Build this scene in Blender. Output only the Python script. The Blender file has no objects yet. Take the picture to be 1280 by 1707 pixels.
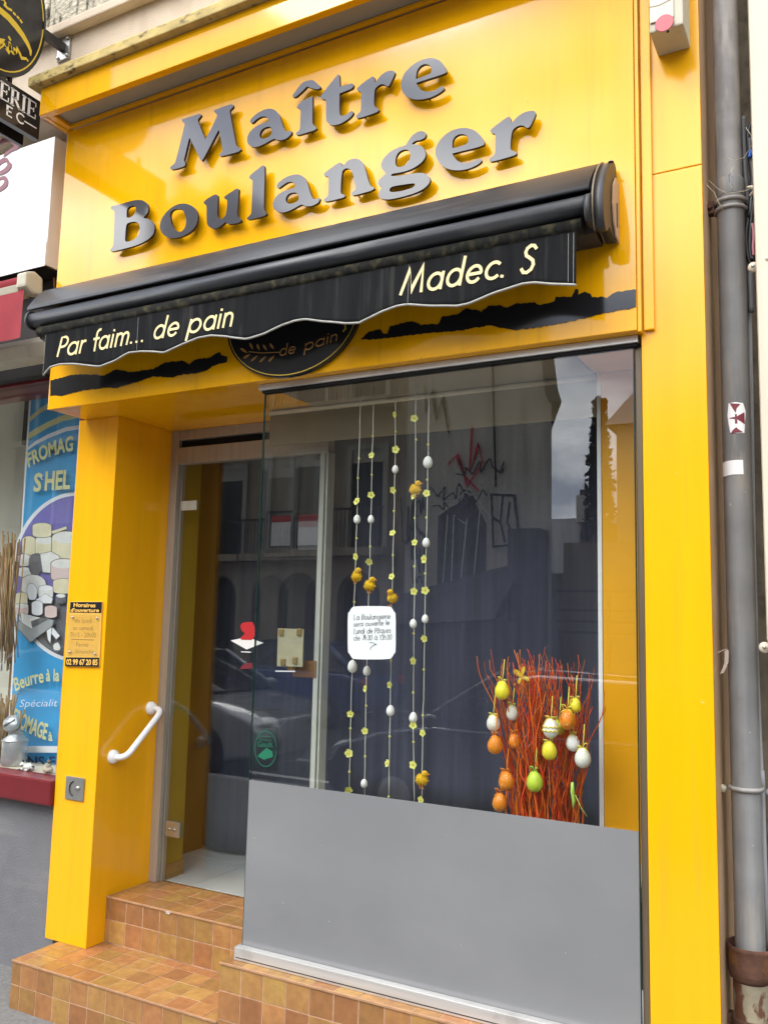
import bpy, bmesh, math, random
from mathutils import Vector, Matrix
random.seed(7)
R = math.radians

# ------------------------------------------------------------------ camera
sc = bpy.context.scene
COL = sc.collection
CAM = Vector((0.0, -3.0, 1.69))
FPX = 1458.145
def _cam_axes(yaw, pit, rol):
    cy, sy = math.cos(yaw), math.sin(yaw)
    f = Vector((sy*math.cos(pit), cy*math.cos(pit), math.sin(pit)))
    r0 = Vector((cy, -sy, 0)); u0 = r0.cross(f)
    r = math.cos(rol)*r0 + math.sin(rol)*u0
    u = -math.sin(rol)*r0 + math.cos(rol)*u0
    return r, u, f
AX_R, AX_U, AX_F = _cam_axes(-0.501056780, 0.123037128, 0.0233745438)
cam_d = bpy.data.cameras.new('camera')
cam_d.sensor_fit = 'HORIZONTAL'; cam_d.sensor_width = 36.0
cam_d.lens = FPX/1280.0*36.0
cam_d.clip_start = 0.05; cam_d.clip_end = 400
cam = bpy.data.objects.new('camera', cam_d); COL.objects.link(cam)
m3 = Matrix((AX_R, AX_U, -AX_F)).transposed()
cam.matrix_world = Matrix.Translation(CAM) @ m3.to_4x4()
sc.camera = cam

def _ray(px, py):
    return AX_R*((px-640)/FPX) - AX_U*((py-853.5)/FPX) + AX_F
def P(px, py, Y):            # survey helper: the photograph's point on the wall plane at depth Y
    r = _ray(px, py); t = (Y-CAM.y)/r.y
    return CAM + r*t
def PX(px, py, X):           # ... on a plane of constant X
    r = _ray(px, py); t = (X-CAM.x)/r.x
    return CAM + r*t

# ------------------------------------------------------------------ sky, sun, exposure
w = bpy.data.worlds.new('World'); sc.world = w; w.use_nodes = True
nt = w.node_tree; nt.nodes.clear()
SUN_EL, SUN_AZ = R(48), R(210)
out = nt.nodes.new('ShaderNodeOutputWorld'); bg = nt.nodes.new('ShaderNodeBackground')
sky = nt.nodes.new('ShaderNodeTexSky'); sky.sky_type = 'NISHITA'; sky.sun_disc = False
sky.sun_elevation = SUN_EL; sky.sun_rotation = SUN_AZ
tc = nt.nodes.new('ShaderNodeTexCoord')
nz = nt.nodes.new('ShaderNodeTexNoise'); nz.inputs['Scale'].default_value = 2.2
nz.inputs['Detail'].default_value = 7; nz.inputs['Roughness'].default_value = 0.55
mp = nt.nodes.new('ShaderNodeMapping'); mp.inputs['Scale'].default_value = (1, 1, 2.2); mp.inputs['Location'].default_value = (1.4, 0.7, 0.3)
rampc = nt.nodes.new('ShaderNodeValToRGB')
rampc.color_ramp.elements[0].position = 0.40; rampc.color_ramp.elements[0].color = (5.6, 6.2, 7.6, 1)
rampc.color_ramp.elements[1].position = 0.62; rampc.color_ramp.elements[1].color = (26, 26, 25.6, 1)
mix = nt.nodes.new('ShaderNodeMix'); mix.data_type = 'RGBA'; mix.inputs[0].default_value = 0.86
L = nt.links.new
L(tc.outputs['Generated'], mp.inputs[0]); L(mp.outputs[0], nz.inputs['Vector'])
L(nz.outputs['Fac'], rampc.inputs[0])
# clouds are brighter towards the veiled sun, as under any broken overcast
TO_SUN = Vector((-0.34, -0.58, 0.74)).normalized()
vn = nt.nodes.new('ShaderNodeVectorMath'); vn.operation = 'NORMALIZE'; L(tc.outputs['Generated'], vn.inputs[0])
vd = nt.nodes.new('ShaderNodeVectorMath'); vd.operation = 'DOT_PRODUCT'; vd.inputs[1].default_value = TO_SUN; L(vn.outputs[0], vd.inputs[0])
mrs = nt.nodes.new('ShaderNodeMapRange'); mrs.inputs[1].default_value = 0.0; mrs.inputs[2].default_value = 1.0
mrs.inputs[3].default_value = 0.42; mrs.inputs[4].default_value = 1.5; L(vd.outputs['Value'], mrs.inputs[0])
vs_ = nt.nodes.new('ShaderNodeVectorMath'); vs_.operation = 'SCALE'; L(rampc.outputs[0], vs_.inputs[0]); L(mrs.outputs[0], vs_.inputs['Scale'])
L(sky.outputs[0], mix.inputs[6]); L(vs_.outputs[0], mix.inputs[7])
L(mix.outputs[2], bg.inputs['Color']); bg.inputs['Strength'].default_value = 0.145
L(bg.outputs[0], out.inputs[0])
sun_d = bpy.data.lights.new('sun', 'SUN'); sun_d.energy = 1.2; sun_d.angle = R(25); sun_d.color = (1, 0.96, 0.9)
sun = bpy.data.objects.new('sun', sun_d); COL.objects.link(sun)
# light comes from in front of the shop, high and from the left
sun.rotation_euler = (-TO_SUN).to_track_quat('-Z', 'Y').to_euler()
sc.view_settings.view_transform = 'Standard'; sc.view_settings.look = 'None'
sc.view_settings.gamma = 1; sc.view_settings.use_curve_mapping = False
sc.view_settings.exposure = 0.72
sc.cycles.max_bounces = 8; sc.cycles.transparent_max_bounces = 16
sc.cycles.glossy_bounces = 4; sc.cycles.diffuse_bounces = 4
sc.cycles.use_denoising = True
sc.cycles.sample_clamp_indirect = 6

# ------------------------------------------------------------------ materials
MATS = {}
def mat(name, col, rough=0.5, metal=0.0, ior=1.45, noise=None, bump=None, coat=0.0, dirt=None, objrand=0.0, aniso_streak=None, speckle=None, spec=0.5):
    """noise=(scale, amount) value variation; bump=(scale, strength); dirt=(scale, colour, lo, hi); aniso_streak=(scale xyz, amount)"""
    m = bpy.data.materials.new(name); m.use_nodes = True
    n = m.node_tree.nodes; l = m.node_tree.links.new
    b = n['Principled BSDF']
    b.inputs['Roughness'].default_value = rough; b.inputs['Metallic'].default_value = metal
    b.inputs['IOR'].default_value = ior; b.inputs['Specular IOR Level'].default_value = spec
    if coat: b.inputs['Coat Weight'].default_value = coat; b.inputs['Coat Roughness'].default_value = 0.03
    rgb = n.new('ShaderNodeRGB'); rgb.outputs[0].default_value = (*col, 1)
    cur = rgb.outputs[0]
    tcn = n.new('ShaderNodeTexCoord'); coord = tcn.outputs['Object']
    if objrand:
        oi0 = n.new('ShaderNodeObjectInfo'); ms = n.new('ShaderNodeMath'); ms.operation = 'MULTIPLY'; ms.inputs[1].default_value = 53.0
        l(oi0.outputs['Random'], ms.inputs[0]); va = n.new('ShaderNodeVectorMath'); va.operation = 'ADD'
        l(coord, va.inputs[0]); l(ms.outputs[0], va.inputs[1]); coord = va.outputs[0]
    def noise_node(scale, detail=5, vec=None):
        x = n.new('ShaderNodeTexNoise'); x.inputs['Detail'].default_value = detail
        if isinstance(scale, tuple):
            mpn = n.new('ShaderNodeMapping'); mpn.inputs['Scale'].default_value = scale
            l(coord, mpn.inputs[0]); l(mpn.outputs[0], x.inputs['Vector']); x.inputs['Scale'].default_value = 1
        else:
            x.inputs['Scale'].default_value = scale; l(coord, x.inputs['Vector'])
        return x.outputs['Fac']
    def val_mult(fac, lo, hi):
        nonlocal cur
        mr = n.new('ShaderNodeMapRange'); mr.inputs[1].default_value = 0.3; mr.inputs[2].default_value = 0.7
        mr.inputs[3].default_value = lo; mr.inputs[4].default_value = hi; l(fac, mr.inputs[0])
        hs = n.new('ShaderNodeHueSaturation'); l(cur, hs.inputs['Color']); l(mr.outputs[0], hs.inputs['Value']); cur = hs.outputs[0]
        return mr.outputs[0]
    if objrand:
        oi = n.new('ShaderNodeObjectInfo')
        mr = n.new('ShaderNodeMapRange'); mr.inputs[3].default_value = 1-objrand; mr.inputs[4].default_value = 1+objrand
        l(oi.outputs['Random'], mr.inputs[0])
        mh = n.new('ShaderNodeMath'); mh.operation = 'MULTIPLY'; mh.inputs[1].default_value = 7.13; l(oi.outputs['Random'], mh.inputs[0])
        fr = n.new('ShaderNodeMath'); fr.operation = 'FRACT'; l(mh.outputs[0], fr.inputs[0])
        mr2 = n.new('ShaderNodeMapRange'); mr2.inputs[3].default_value = 0.478; mr2.inputs[4].default_value = 0.512; l(fr.outputs[0], mr2.inputs[0])
        hs = n.new('ShaderNodeHueSaturation'); l(cur, hs.inputs['Color']); l(mr.outputs[0], hs.inputs['Value']); l(mr2.outputs[0], hs.inputs['Hue']); cur = hs.outputs[0]
    if noise: val_mult(noise_node(noise[0]), 1-noise[1], 1+noise[1])
    if aniso_streak: val_mult(noise_node(aniso_streak[0]), 1-aniso_streak[1], 1+aniso_streak[1])
    if dirt:
        f = noise_node(dirt[0], 8)
        mr = n.new('ShaderNodeMapRange'); mr.inputs[1].default_value = dirt[2]; mr.inputs[2].default_value = dirt[3]; l(f, mr.inputs[0])
        mx = n.new('ShaderNodeMix'); mx.data_type = 'RGBA'; l(mr.outputs[0], mx.inputs[0]); l(cur, mx.inputs[6]); mx.inputs[7].default_value = (*dirt[1], 1); cur = mx.outputs[2]
    if speckle:
        f = noise_node(speckle[0], 2)
        mr = n.new('ShaderNodeMapRange'); mr.inputs[1].default_value = speckle[2]; mr.inputs[2].default_value = speckle[2]+0.03; l(f, mr.inputs[0])
        mx = n.new('ShaderNodeMix'); mx.data_type = 'RGBA'; l(mr.outputs[0], mx.inputs[0]); l(cur, mx.inputs[6]); mx.inputs[7].default_value = (*speckle[1], 1); cur = mx.outputs[2]
    l(cur, b.inputs['Base Color'])
    if bump:
        f = noise_node(bump[0], 6)
        bn = n.new('ShaderNodeBump'); bn.inputs['Strength'].default_value = bump[1]; bn.inputs['Distance'].default_value = bump[2] if len(bump) > 2 else 0.01
        l(f, bn.inputs['Height']); l(bn.outputs[0], b.inputs['Normal'])
    MATS[name] = m
    return m
def glass_mat(name, tint, ior=1.5, gloss=(1, 1, 1), rough=0.0):
    m = bpy.data.materials.new(name); m.use_nodes = True
    n = m.node_tree.nodes; l = m.node_tree.links.new; n.clear()
    o = n.new('ShaderNodeOutputMaterial'); mx = n.new('ShaderNodeMixShader')
    t = n.new('ShaderNodeBsdfTransparent'); t.inputs[0].default_value = (*tint, 1)
    g = n.new('ShaderNodeBsdfGlossy'); g.inputs['Roughness'].default_value = rough; g.inputs[0].default_value = (*gloss, 1)
    lw = n.new('ShaderNodeLayerWeight'); lw.inputs['Blend'].default_value = 0.5      # same reflectance from both sides of a thin sheet
    pw = n.new('ShaderNodeMath'); pw.operation = 'POWER'; pw.inputs[1].default_value = 5; l(lw.outputs['Facing'], pw.inputs[0])
    r0 = ((ior-1)/(ior+1))**2
    f = n.new('ShaderNodeMath'); f.operation = 'MULTIPLY_ADD'; f.inputs[1].default_value = 1-r0; f.inputs[2].default_value = r0; l(pw.outputs[0], f.inputs[0])
    l(f.outputs[0], mx.inputs[0]); l(t.outputs[0], mx.inputs[1]); l(g.outputs[0], mx.inputs[2]); l(mx.outputs[0], o.inputs[0])
    MATS[name] = m; return m

YEL = (0.86, 0.41, 0.003)
M_yel = mat('yellow_lacquer_panel', YEL, 0.07, ior=1.5, noise=(1.3, 0.04), aniso_streak=((11, 11, .5), .035), bump=(1.6, 0.05, 0.02), dirt=((24, 24, 1.1), (0.60, 0.29, 0.02), 0.60, 0.95), speckle=(60, (0.42, 0.26, 0.06), 0.765))
M_yel2 = mat('yellow_lacquer_pilaster', YEL, 0.16, ior=1.5, noise=(1.1, 0.04), aniso_streak=((16, 16, .5), .035), dirt=((20, 20, 1.4), (.66,.33,.02), .58, .92), speckle=(38, (0.72, 0.5, 0.12), 0.76))
M_yelold = mat('yellow_weathered_ledge', (0.48, 0.36, 0.13), 0.8, noise=(9, 0.25), dirt=((18, 18, 40), (0.09, 0.075, 0.045), 0.56, 0.70), bump=(30, 0.5))
M_yelmatte = mat('yellow_interior_panel', (0.85, 0.40, 0.004), 0.4, noise=(2, 0.03))
M_soffit = mat('grey_soffit_panel', (0.34, 0.32, 0.27), 0.5, noise=(3, 0.08))
M_letter = mat('dark_grey_letter_lacquer', (0.065, 0.065, 0.074), 0.08, ior=1.62, noise=(30, 0.05))
M_lettedge = mat('black_letter_edge', (0.02, 0.018, 0.018), 0.4)
M_awn = mat('black_coated_aluminium', (0.026, 0.028, 0.033), 0.36, noise=(4, 0.12), dirt=((3, 20, 20), (0.10, 0.10, 0.10), 0.55, 0.8))
M_awn_dk = mat('black_plastic_end_cap', (0.028, 0.027, 0.028), 0.45, noise=(12, 0.2))
M_gap = mat('black_gap', (0.006, 0.006, 0.006), 0.9)
M_fabric = mat('black_awning_fabric', (0.012, 0.0125, 0.0135), 0.9, spec=0.12, aniso_streak=((26, 5, 3), 0.25), dirt=((34, 8, 2.6), (0.04, 0.04, 0.035), 0.55, 0.8), bump=(400, 0.15))
M_fabtop = mat('mouldy_fabric_roll', (0.018, 0.018, 0.016), 0.9, spec=0.15, dirt=((22, 22, 22), (0.085, 0.075, 0.04), 0.5, 0.72), aniso_streak=((60, 5, 2), 0.3))
M_piping = mat('grey_piping', (0.34, 0.33, 0.30), 0.8, noise=(60, 0.15))
M_cream = mat('cream_print', (0.80, 0.66, 0.33), 0.6, noise=(40, 0.06))
M_black = mat('black_decal', (0.018, 0.018, 0.02), 0.12, ior=1.5)
M_gold = mat('gold_print', (0.42, 0.22, 0.06), 0.5)
M_goldlt = mat('gold_print_bright', (0.62, 0.43, 0.03), 0.45)
M_white = mat('white_paint', (0.8, 0.79, 0.77), 0.35)
M_whitegl = mat('white_gloss', (0.82, 0.82, 0.82), 0.12, ior=1.5)
M_alu = mat('brushed_aluminium', (0.62, 0.61, 0.59), 0.38, metal=0.55, aniso_streak=((2, 60, 60), 0.10), dirt=(7, (0.35, 0.33, 0.3), 0.6, 0.8))
M_aludoor = mat('champagne_aluminium', (0.40, 0.35, 0.29), 0.4, metal=0.3, aniso_streak=((60, 60, 2), 0.10))
M_bronze = mat('bronze_profile', (0.16, 0.125, 0.085), 0.4, metal=0.3, aniso_streak=((60, 60, 2), 0.2))
M_alulight = mat('pale_aluminium', (0.50, 0.52, 0.47), 0.4, metal=0.2, aniso_streak=((60, 60, 2), 0.10))
M_frost = mat('grey_satin_film', (0.19, 0.192, 0.197), 0.20, ior=1.6, noise=(2.2, 0.05), dirt=((1.6, 1.6, 3), (0.25, 0.25, 0.246), 0.45, 1.0), speckle=(70, (0.5, 0.5, 0.48), 0.76))
M_tile = mat('ochre_quarry_tile', (0.33, 0.175, 0.055), 0.26, ior=1.5, objrand=0.2, noise=(34, 0.15), dirt=(11, (0.26, 0.11, 0.045), 0.46, 0.82), bump=(60, 0.08))
M_grout = mat('peach_grout', (0.46, 0.29, 0.185), 0.9, noise=(60, 0.2), dirt=(6, (0.13, 0.085, 0.06), 0.5, 0.72))
M_ftile = mat('pale_grey_floor_tile', (0.58, 0.58, 0.55), 0.3, noise=(5, 0.06), objrand=0.0)
M_fgrout = mat('grey_floor_grout', (0.25, 0.25, 0.24), 0.9)
M_navy = mat('navy_curtain_cloth', (0.045, 0.05, 0.078), 0.9, aniso_streak=((30, 30, 1.2), 0.18), bump=(250, 0.2))
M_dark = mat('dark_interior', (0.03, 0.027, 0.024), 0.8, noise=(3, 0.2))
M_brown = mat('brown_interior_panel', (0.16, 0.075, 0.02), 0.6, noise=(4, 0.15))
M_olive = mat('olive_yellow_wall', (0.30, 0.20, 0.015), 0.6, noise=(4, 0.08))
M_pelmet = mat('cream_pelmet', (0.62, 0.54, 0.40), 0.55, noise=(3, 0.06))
M_pelmet2 = mat('dark_cream_pelmet', (0.26, 0.215, 0.14), 0.6, noise=(3, 0.1))  # darker cream for the pelmet board and inner ceiling
M_render = mat('beige_render_wall', (0.60, 0.49, 0.37), 0.9, noise=(6, 0.06), bump=(160, 0.35), dirt=((4, 4, 1.5), (0.38, 0.30, 0.21), 0.55, 0.8))
M_stone = mat('rough_stone_band', (0.46, 0.41, 0.31), 0.95, noise=(12, 0.2), bump=(45, 0.9, 0.02), dirt=((30, 30, 9), (0.08, 0.07, 0.055), 0.53, 0.66))
M_brownwall = mat('brown_side_render', (0.46, 0.30, 0.175), 0.85, noise=(7, 0.10), bump=(90, 0.3))
M_olwall = mat('grey_brown_wall', (0.21, 0.18, 0.13), 0.9, noise=(9, 0.22), bump=(60, 0.4), dirt=(12, (0.10, 0.085, 0.06), 0.5, 0.7))
M_pvc = mat('grey_pvc_pipe', (0.235, 0.235, 0.235), 0.5, noise=(7, 0.16), aniso_streak=((26, 26, 1.3), .16), dirt=((22, 22, 4), (0.33, 0.30, 0.26), 0.56, 0.72), speckle=(55, (.5, .47, .4), .74))
M_pvc2 = mat('weathered_zinc_pipe', (0.30, 0.285, 0.275), 0.55, noise=(14, 0.18), aniso_streak=((26, 26, 1.3), .16), dirt=((24, 24, 5), (0.43, 0.40, 0.36), 0.52, 0.7))
M_rust = mat('rusty_iron', (0.10, 0.045, 0.028), 0.85, noise=(18, 0.4), dirt=(13, (0.24, 0.105, 0.03), 0.5, 0.66), bump=(60, 0.5, .006))
M_rustpaint = mat('flaking_painted_iron', (0.30, 0.26, 0.18), 0.8, noise=(14, 0.2), dirt=((22, 22, 12), (0.12, 0.05, 0.025), 0.47, 0.53), bump=(40, 0.5, .006))
M_creamp = mat('cream_plastic', (0.62, 0.54, 0.42), 0.4, noise=(3, 0.04))
M_creamd = mat('cream_plastic_dirty', (0.50, 0.46, 0.35), 0.5, noise=(6, 0.1), dirt=((20, 20, 8), (0.3, 0.26, 0.18), 0.6, 0.8))
M_red = mat('red_paint', (0.50, 0.022, 0.028), 0.5)
M_cable = mat('black_cable', (0.02, 0.02, 0.022), 0.45)
M_cable2 = mat('grey_cable', (0.13, 0.13, 0.135), 0.5)
M_conduit = mat('grey_conduit', (0.36, 0.37, 0.39), 0.5, noise=(12, 0.1))
M_blue = mat('blue_plastic', (0.03, 0.12, 0.5), 0.4)
M_pink = mat('pink_cable', (0.45, 0.16, 0.2), 0.5)
M_steel = mat('stainless_steel', (0.42, 0.41, 0.38), 0.3, metal=0.8, noise=(20, 0.08))
M_plaque = mat('yellow_plaque', (0.78, 0.46, 0.10), 0.3, noise=(8, 0.04))
M_ink = mat('faded_ink', (0.30, 0.19, 0.06), 0.7)
M_pen = mat('grey_ink', (0.06, 0.06, 0.08), 0.7)
M_card = mat('white_card', (0.86, 0.86, 0.86), 0.6)
M_egg = mat('white_egg', (0.78, 0.77, 0.73), 0.6, noise=(40, 0.04), bump=(120, 0.2))
M_chick = mat('yellow_chick_fluff', (0.78, 0.47, 0.015), 0.95, bump=(220, 0.8), noise=(60, 0.15))
M_beak = mat('orange_beak', (0.75, 0.25, 0.02), 0.6)
M_flower = mat('pale_yellow_flower', (0.66, 0.66, 0.17), 0.7, noise=(30, 0.12))
M_flowerc = mat('flower_heart', (0.62, 0.42, 0.03), 0.7)
M_bead = mat('yellow_green_bead', (0.60, 0.56, 0.14), 0.3)
M_cord = mat('pale_cord', (0.52, 0.52, 0.46), 0.8)
M_twig = mat('orange_dyed_twig', (0.58, 0.12, 0.017), 0.75, spec=.2, noise=(14, 0.3), objrand=0.45)
M_eo = mat('orange_egg', (0.74, 0.23, 0.012), 0.4, speckle=(4.2, (0.85, 0.72, 0.42), 0.635))
M_ey = mat('yellow_egg', (0.80, 0.68, 0.04), 0.4, noise=(30, 0.06))
M_eg = mat('lime_egg', (0.48, 0.62, 0.05), 0.4, noise=(30, 0.06))
M_ew = mat('speckled_white_egg', (0.76, 0.75, 0.68), 0.45, speckle=(7, (0.62, 0.58, 0.22), 0.62))
M_ribg = mat('green_ribbon', (0.40, 0.62, 0.10), 0.5)
M_riby = mat('yellow_ribbon', (0.78, 0.66, 0.10), 0.5)
M_butter = mat('gold_glitter', (0.60, 0.40, 0.03), 0.35, noise=(200, 0.4))
M_maroon = mat('maroon_paint', (0.15, 0.013, 0.017), 0.3, noise=(6, 0.08), speckle=(50, (0.55, 0.45, 0.42), 0.74))
M_maroonprint = mat('maroon_print', (0.23, 0.09, 0.11), 0.5)
M_redcloth = mat('red_awning_cloth', (0.30, 0.03, 0.04), 0.85, noise=(8, 0.1), bump=(300, 0.2))
M_greywall = mat('grey_painted_wall', (0.155, 0.155, 0.165), 0.85, noise=(9, 0.07), bump=(140, 0.4), dirt=((1.1, 1.1, 7), (0.22, 0.215, 0.21), 0.54, 0.75))
M_pblue = mat('poster_blue', (0.035, 0.30, 0.60), 0.5, noise=(2, 0.08))
M_pyel = mat('poster_yellow', (0.62, 0.60, 0.28), 0.5)
M_pwhite = mat('poster_white', (0.72, 0.73, 0.76), 0.5)
M_ppurple = mat('poster_purple', (0.16, 0.14, 0.42), 0.5, noise=(5, 0.15))
M_pgrey = mat('poster_grey', (0.13, 0.13, 0.145), 0.5, noise=(5, 0.15))
M_pcheese = mat('poster_cheese', (0.66, 0.61, 0.42), 0.5, noise=(14, 0.07))
M_pcheese2 = mat('poster_pale_cheese', (0.66, 0.66, 0.64), 0.5, noise=(14, 0.07))
M_pcheese3 = mat('poster_pink_cheese', (0.62, 0.48, 0.46), 0.5)
M_pnavy = mat('poster_navy', (0.015, 0.03, 0.09), 0.5)
M_milk = mat('tin_milk_can', (0.50, 0.51, 0.52), 0.32, metal=0.6, noise=(14, 0.12))
M_wheat = mat('dried_wheat', (0.30, 0.19, 0.075), 0.9, noise=(25, 0.3), objrand=0.2)
M_backboard = mat('window_backdrop_paper', (0.50, 0.49, 0.42), 0.8, noise=(2, 0.06))
M_pave = mat('pavement_asphalt', (0.15, 0.147, 0.14), 0.9, noise=(45, 0.2), bump=(140, 0.5), dirt=(3, (0.15, 0.146, 0.138), 0.5, 0.8))
M_road = mat('road_asphalt', (0.04, 0.04, 0.042), 0.85, noise=(60, 0.2), bump=(120, 0.4))
M_kerb = mat('granite_kerb', (0.30, 0.29, 0.28), 0.8, noise=(60, 0.2))
M_roadpaint = mat('white_road_paint', (0.6, 0.6, 0.58), 0.7, noise=(10, 0.1))
M_oppstone = mat('opposite_limestone', (0.34, 0.29, 0.22), 0.85, noise=(4, 0.1), dirt=((1.2, 1.2, 0.4), (0.15, 0.13, 0.10), 0.5, 0.75))
M_oppgrey = mat('opposite_cement_gable', (0.52, 0.505, 0.45), 0.9, noise=(1.2, 0.12), dirt=((2.2, 2.2, 0.35), (0.36, 0.35, 0.31), 0.5, 0.75))
M_slate = mat('slate_roof', (0.07, 0.07, 0.08), 0.6, noise=(12, 0.25))
M_shed = mat('shed_wall', (0.22, 0.19, 0.14), 0.9, noise=(2, 0.15))
M_iron = mat('wrought_iron', (0.015, 0.015, 0.016), 0.5)
M_shut = mat('pale_shutter', (0.40, 0.39, 0.34), 0.7)
M_graf1 = mat('black_spray', (0.03, 0.03, 0.032), 0.8)
M_graf2 = mat('red_spray', (0.55, 0.03, 0.04), 0.8)
M_graf3 = mat('white_spray', (0.62, 0.62, 0.62), 0.8)
M_tyre = mat('tyre_rubber', (0.02, 0.02, 0.02), 0.8)
M_carA = mat('car_silver_paint', (0.36, 0.37, 0.39), 0.2, metal=0.4, coat=1.0)
M_carB = mat('car_blue_paint', (0.02, 0.05, 0.2), 0.2, coat=1.0)
M_carC = mat('car_black_paint', (0.012, 0.012, 0.014), 0.15, coat=1.0)
M_carglass = mat('car_glass', (0.012, 0.014, 0.016), 0.04, ior=1.5)
M_lamp = mat('lamp_lens', (0.7, 0.7, 0.7), 0.1)
M_tail = mat('tail_lens', (0.4, 0.02, 0.02), 0.15)
M_green = mat('green_sticker', (0.008, 0.085, 0.05), 0.5)
M_brass = mat('brass', (0.42, 0.30, 0.12), 0.35, metal=0.7)
M_darkgreen = mat('dark_evergreen', (0.02, 0.03, 0.018), 0.9)
G_shop = glass_mat('display_glass', (0.965, 0.98, 0.975), 1.56)
G_door = glass_mat('door_glass', (0.95, 0.965, 0.96), 1.54)
G_edge = mat('green_glass_edge', (0.012, 0.035, 0.028), 0.2)
G_perspex = glass_mat('clear_perspex', (0.95, 0.95, 0.93), 1.3)
G_stick = glass_mat('clear_sticker_film', (0.80, 0.86, 0.83), 1.2)

# ------------------------------------------------------------------ mesh helpers
def link(name, me, m=None, parent=None, smooth=False):
    o = bpy.data.objects.new(name, me); COL.objects.link(o)
    if m is not None:
        if not me.materials: me.materials.append(m)
    if smooth:
        for p in me.polygons: p.use_smooth = True
    if parent is not None: o.parent = parent
    return o
def tag(o, label, cat, group=None, kind=None):
    o['label'] = label
    if cat: o['category'] = cat
    if group: o['group'] = group
    if kind: o['kind'] = kind
    return o
def thing(name, label, cat, group=None, loc=None):
    o = bpy.data.objects.new(name, None); COL.objects.link(o); o.empty_display_size = 0.1
    return tag(o, label, cat, group)
def structure(o, label=None):
    o['kind'] = 'structure'
    if label: o['label'] = label
    return o

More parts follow.
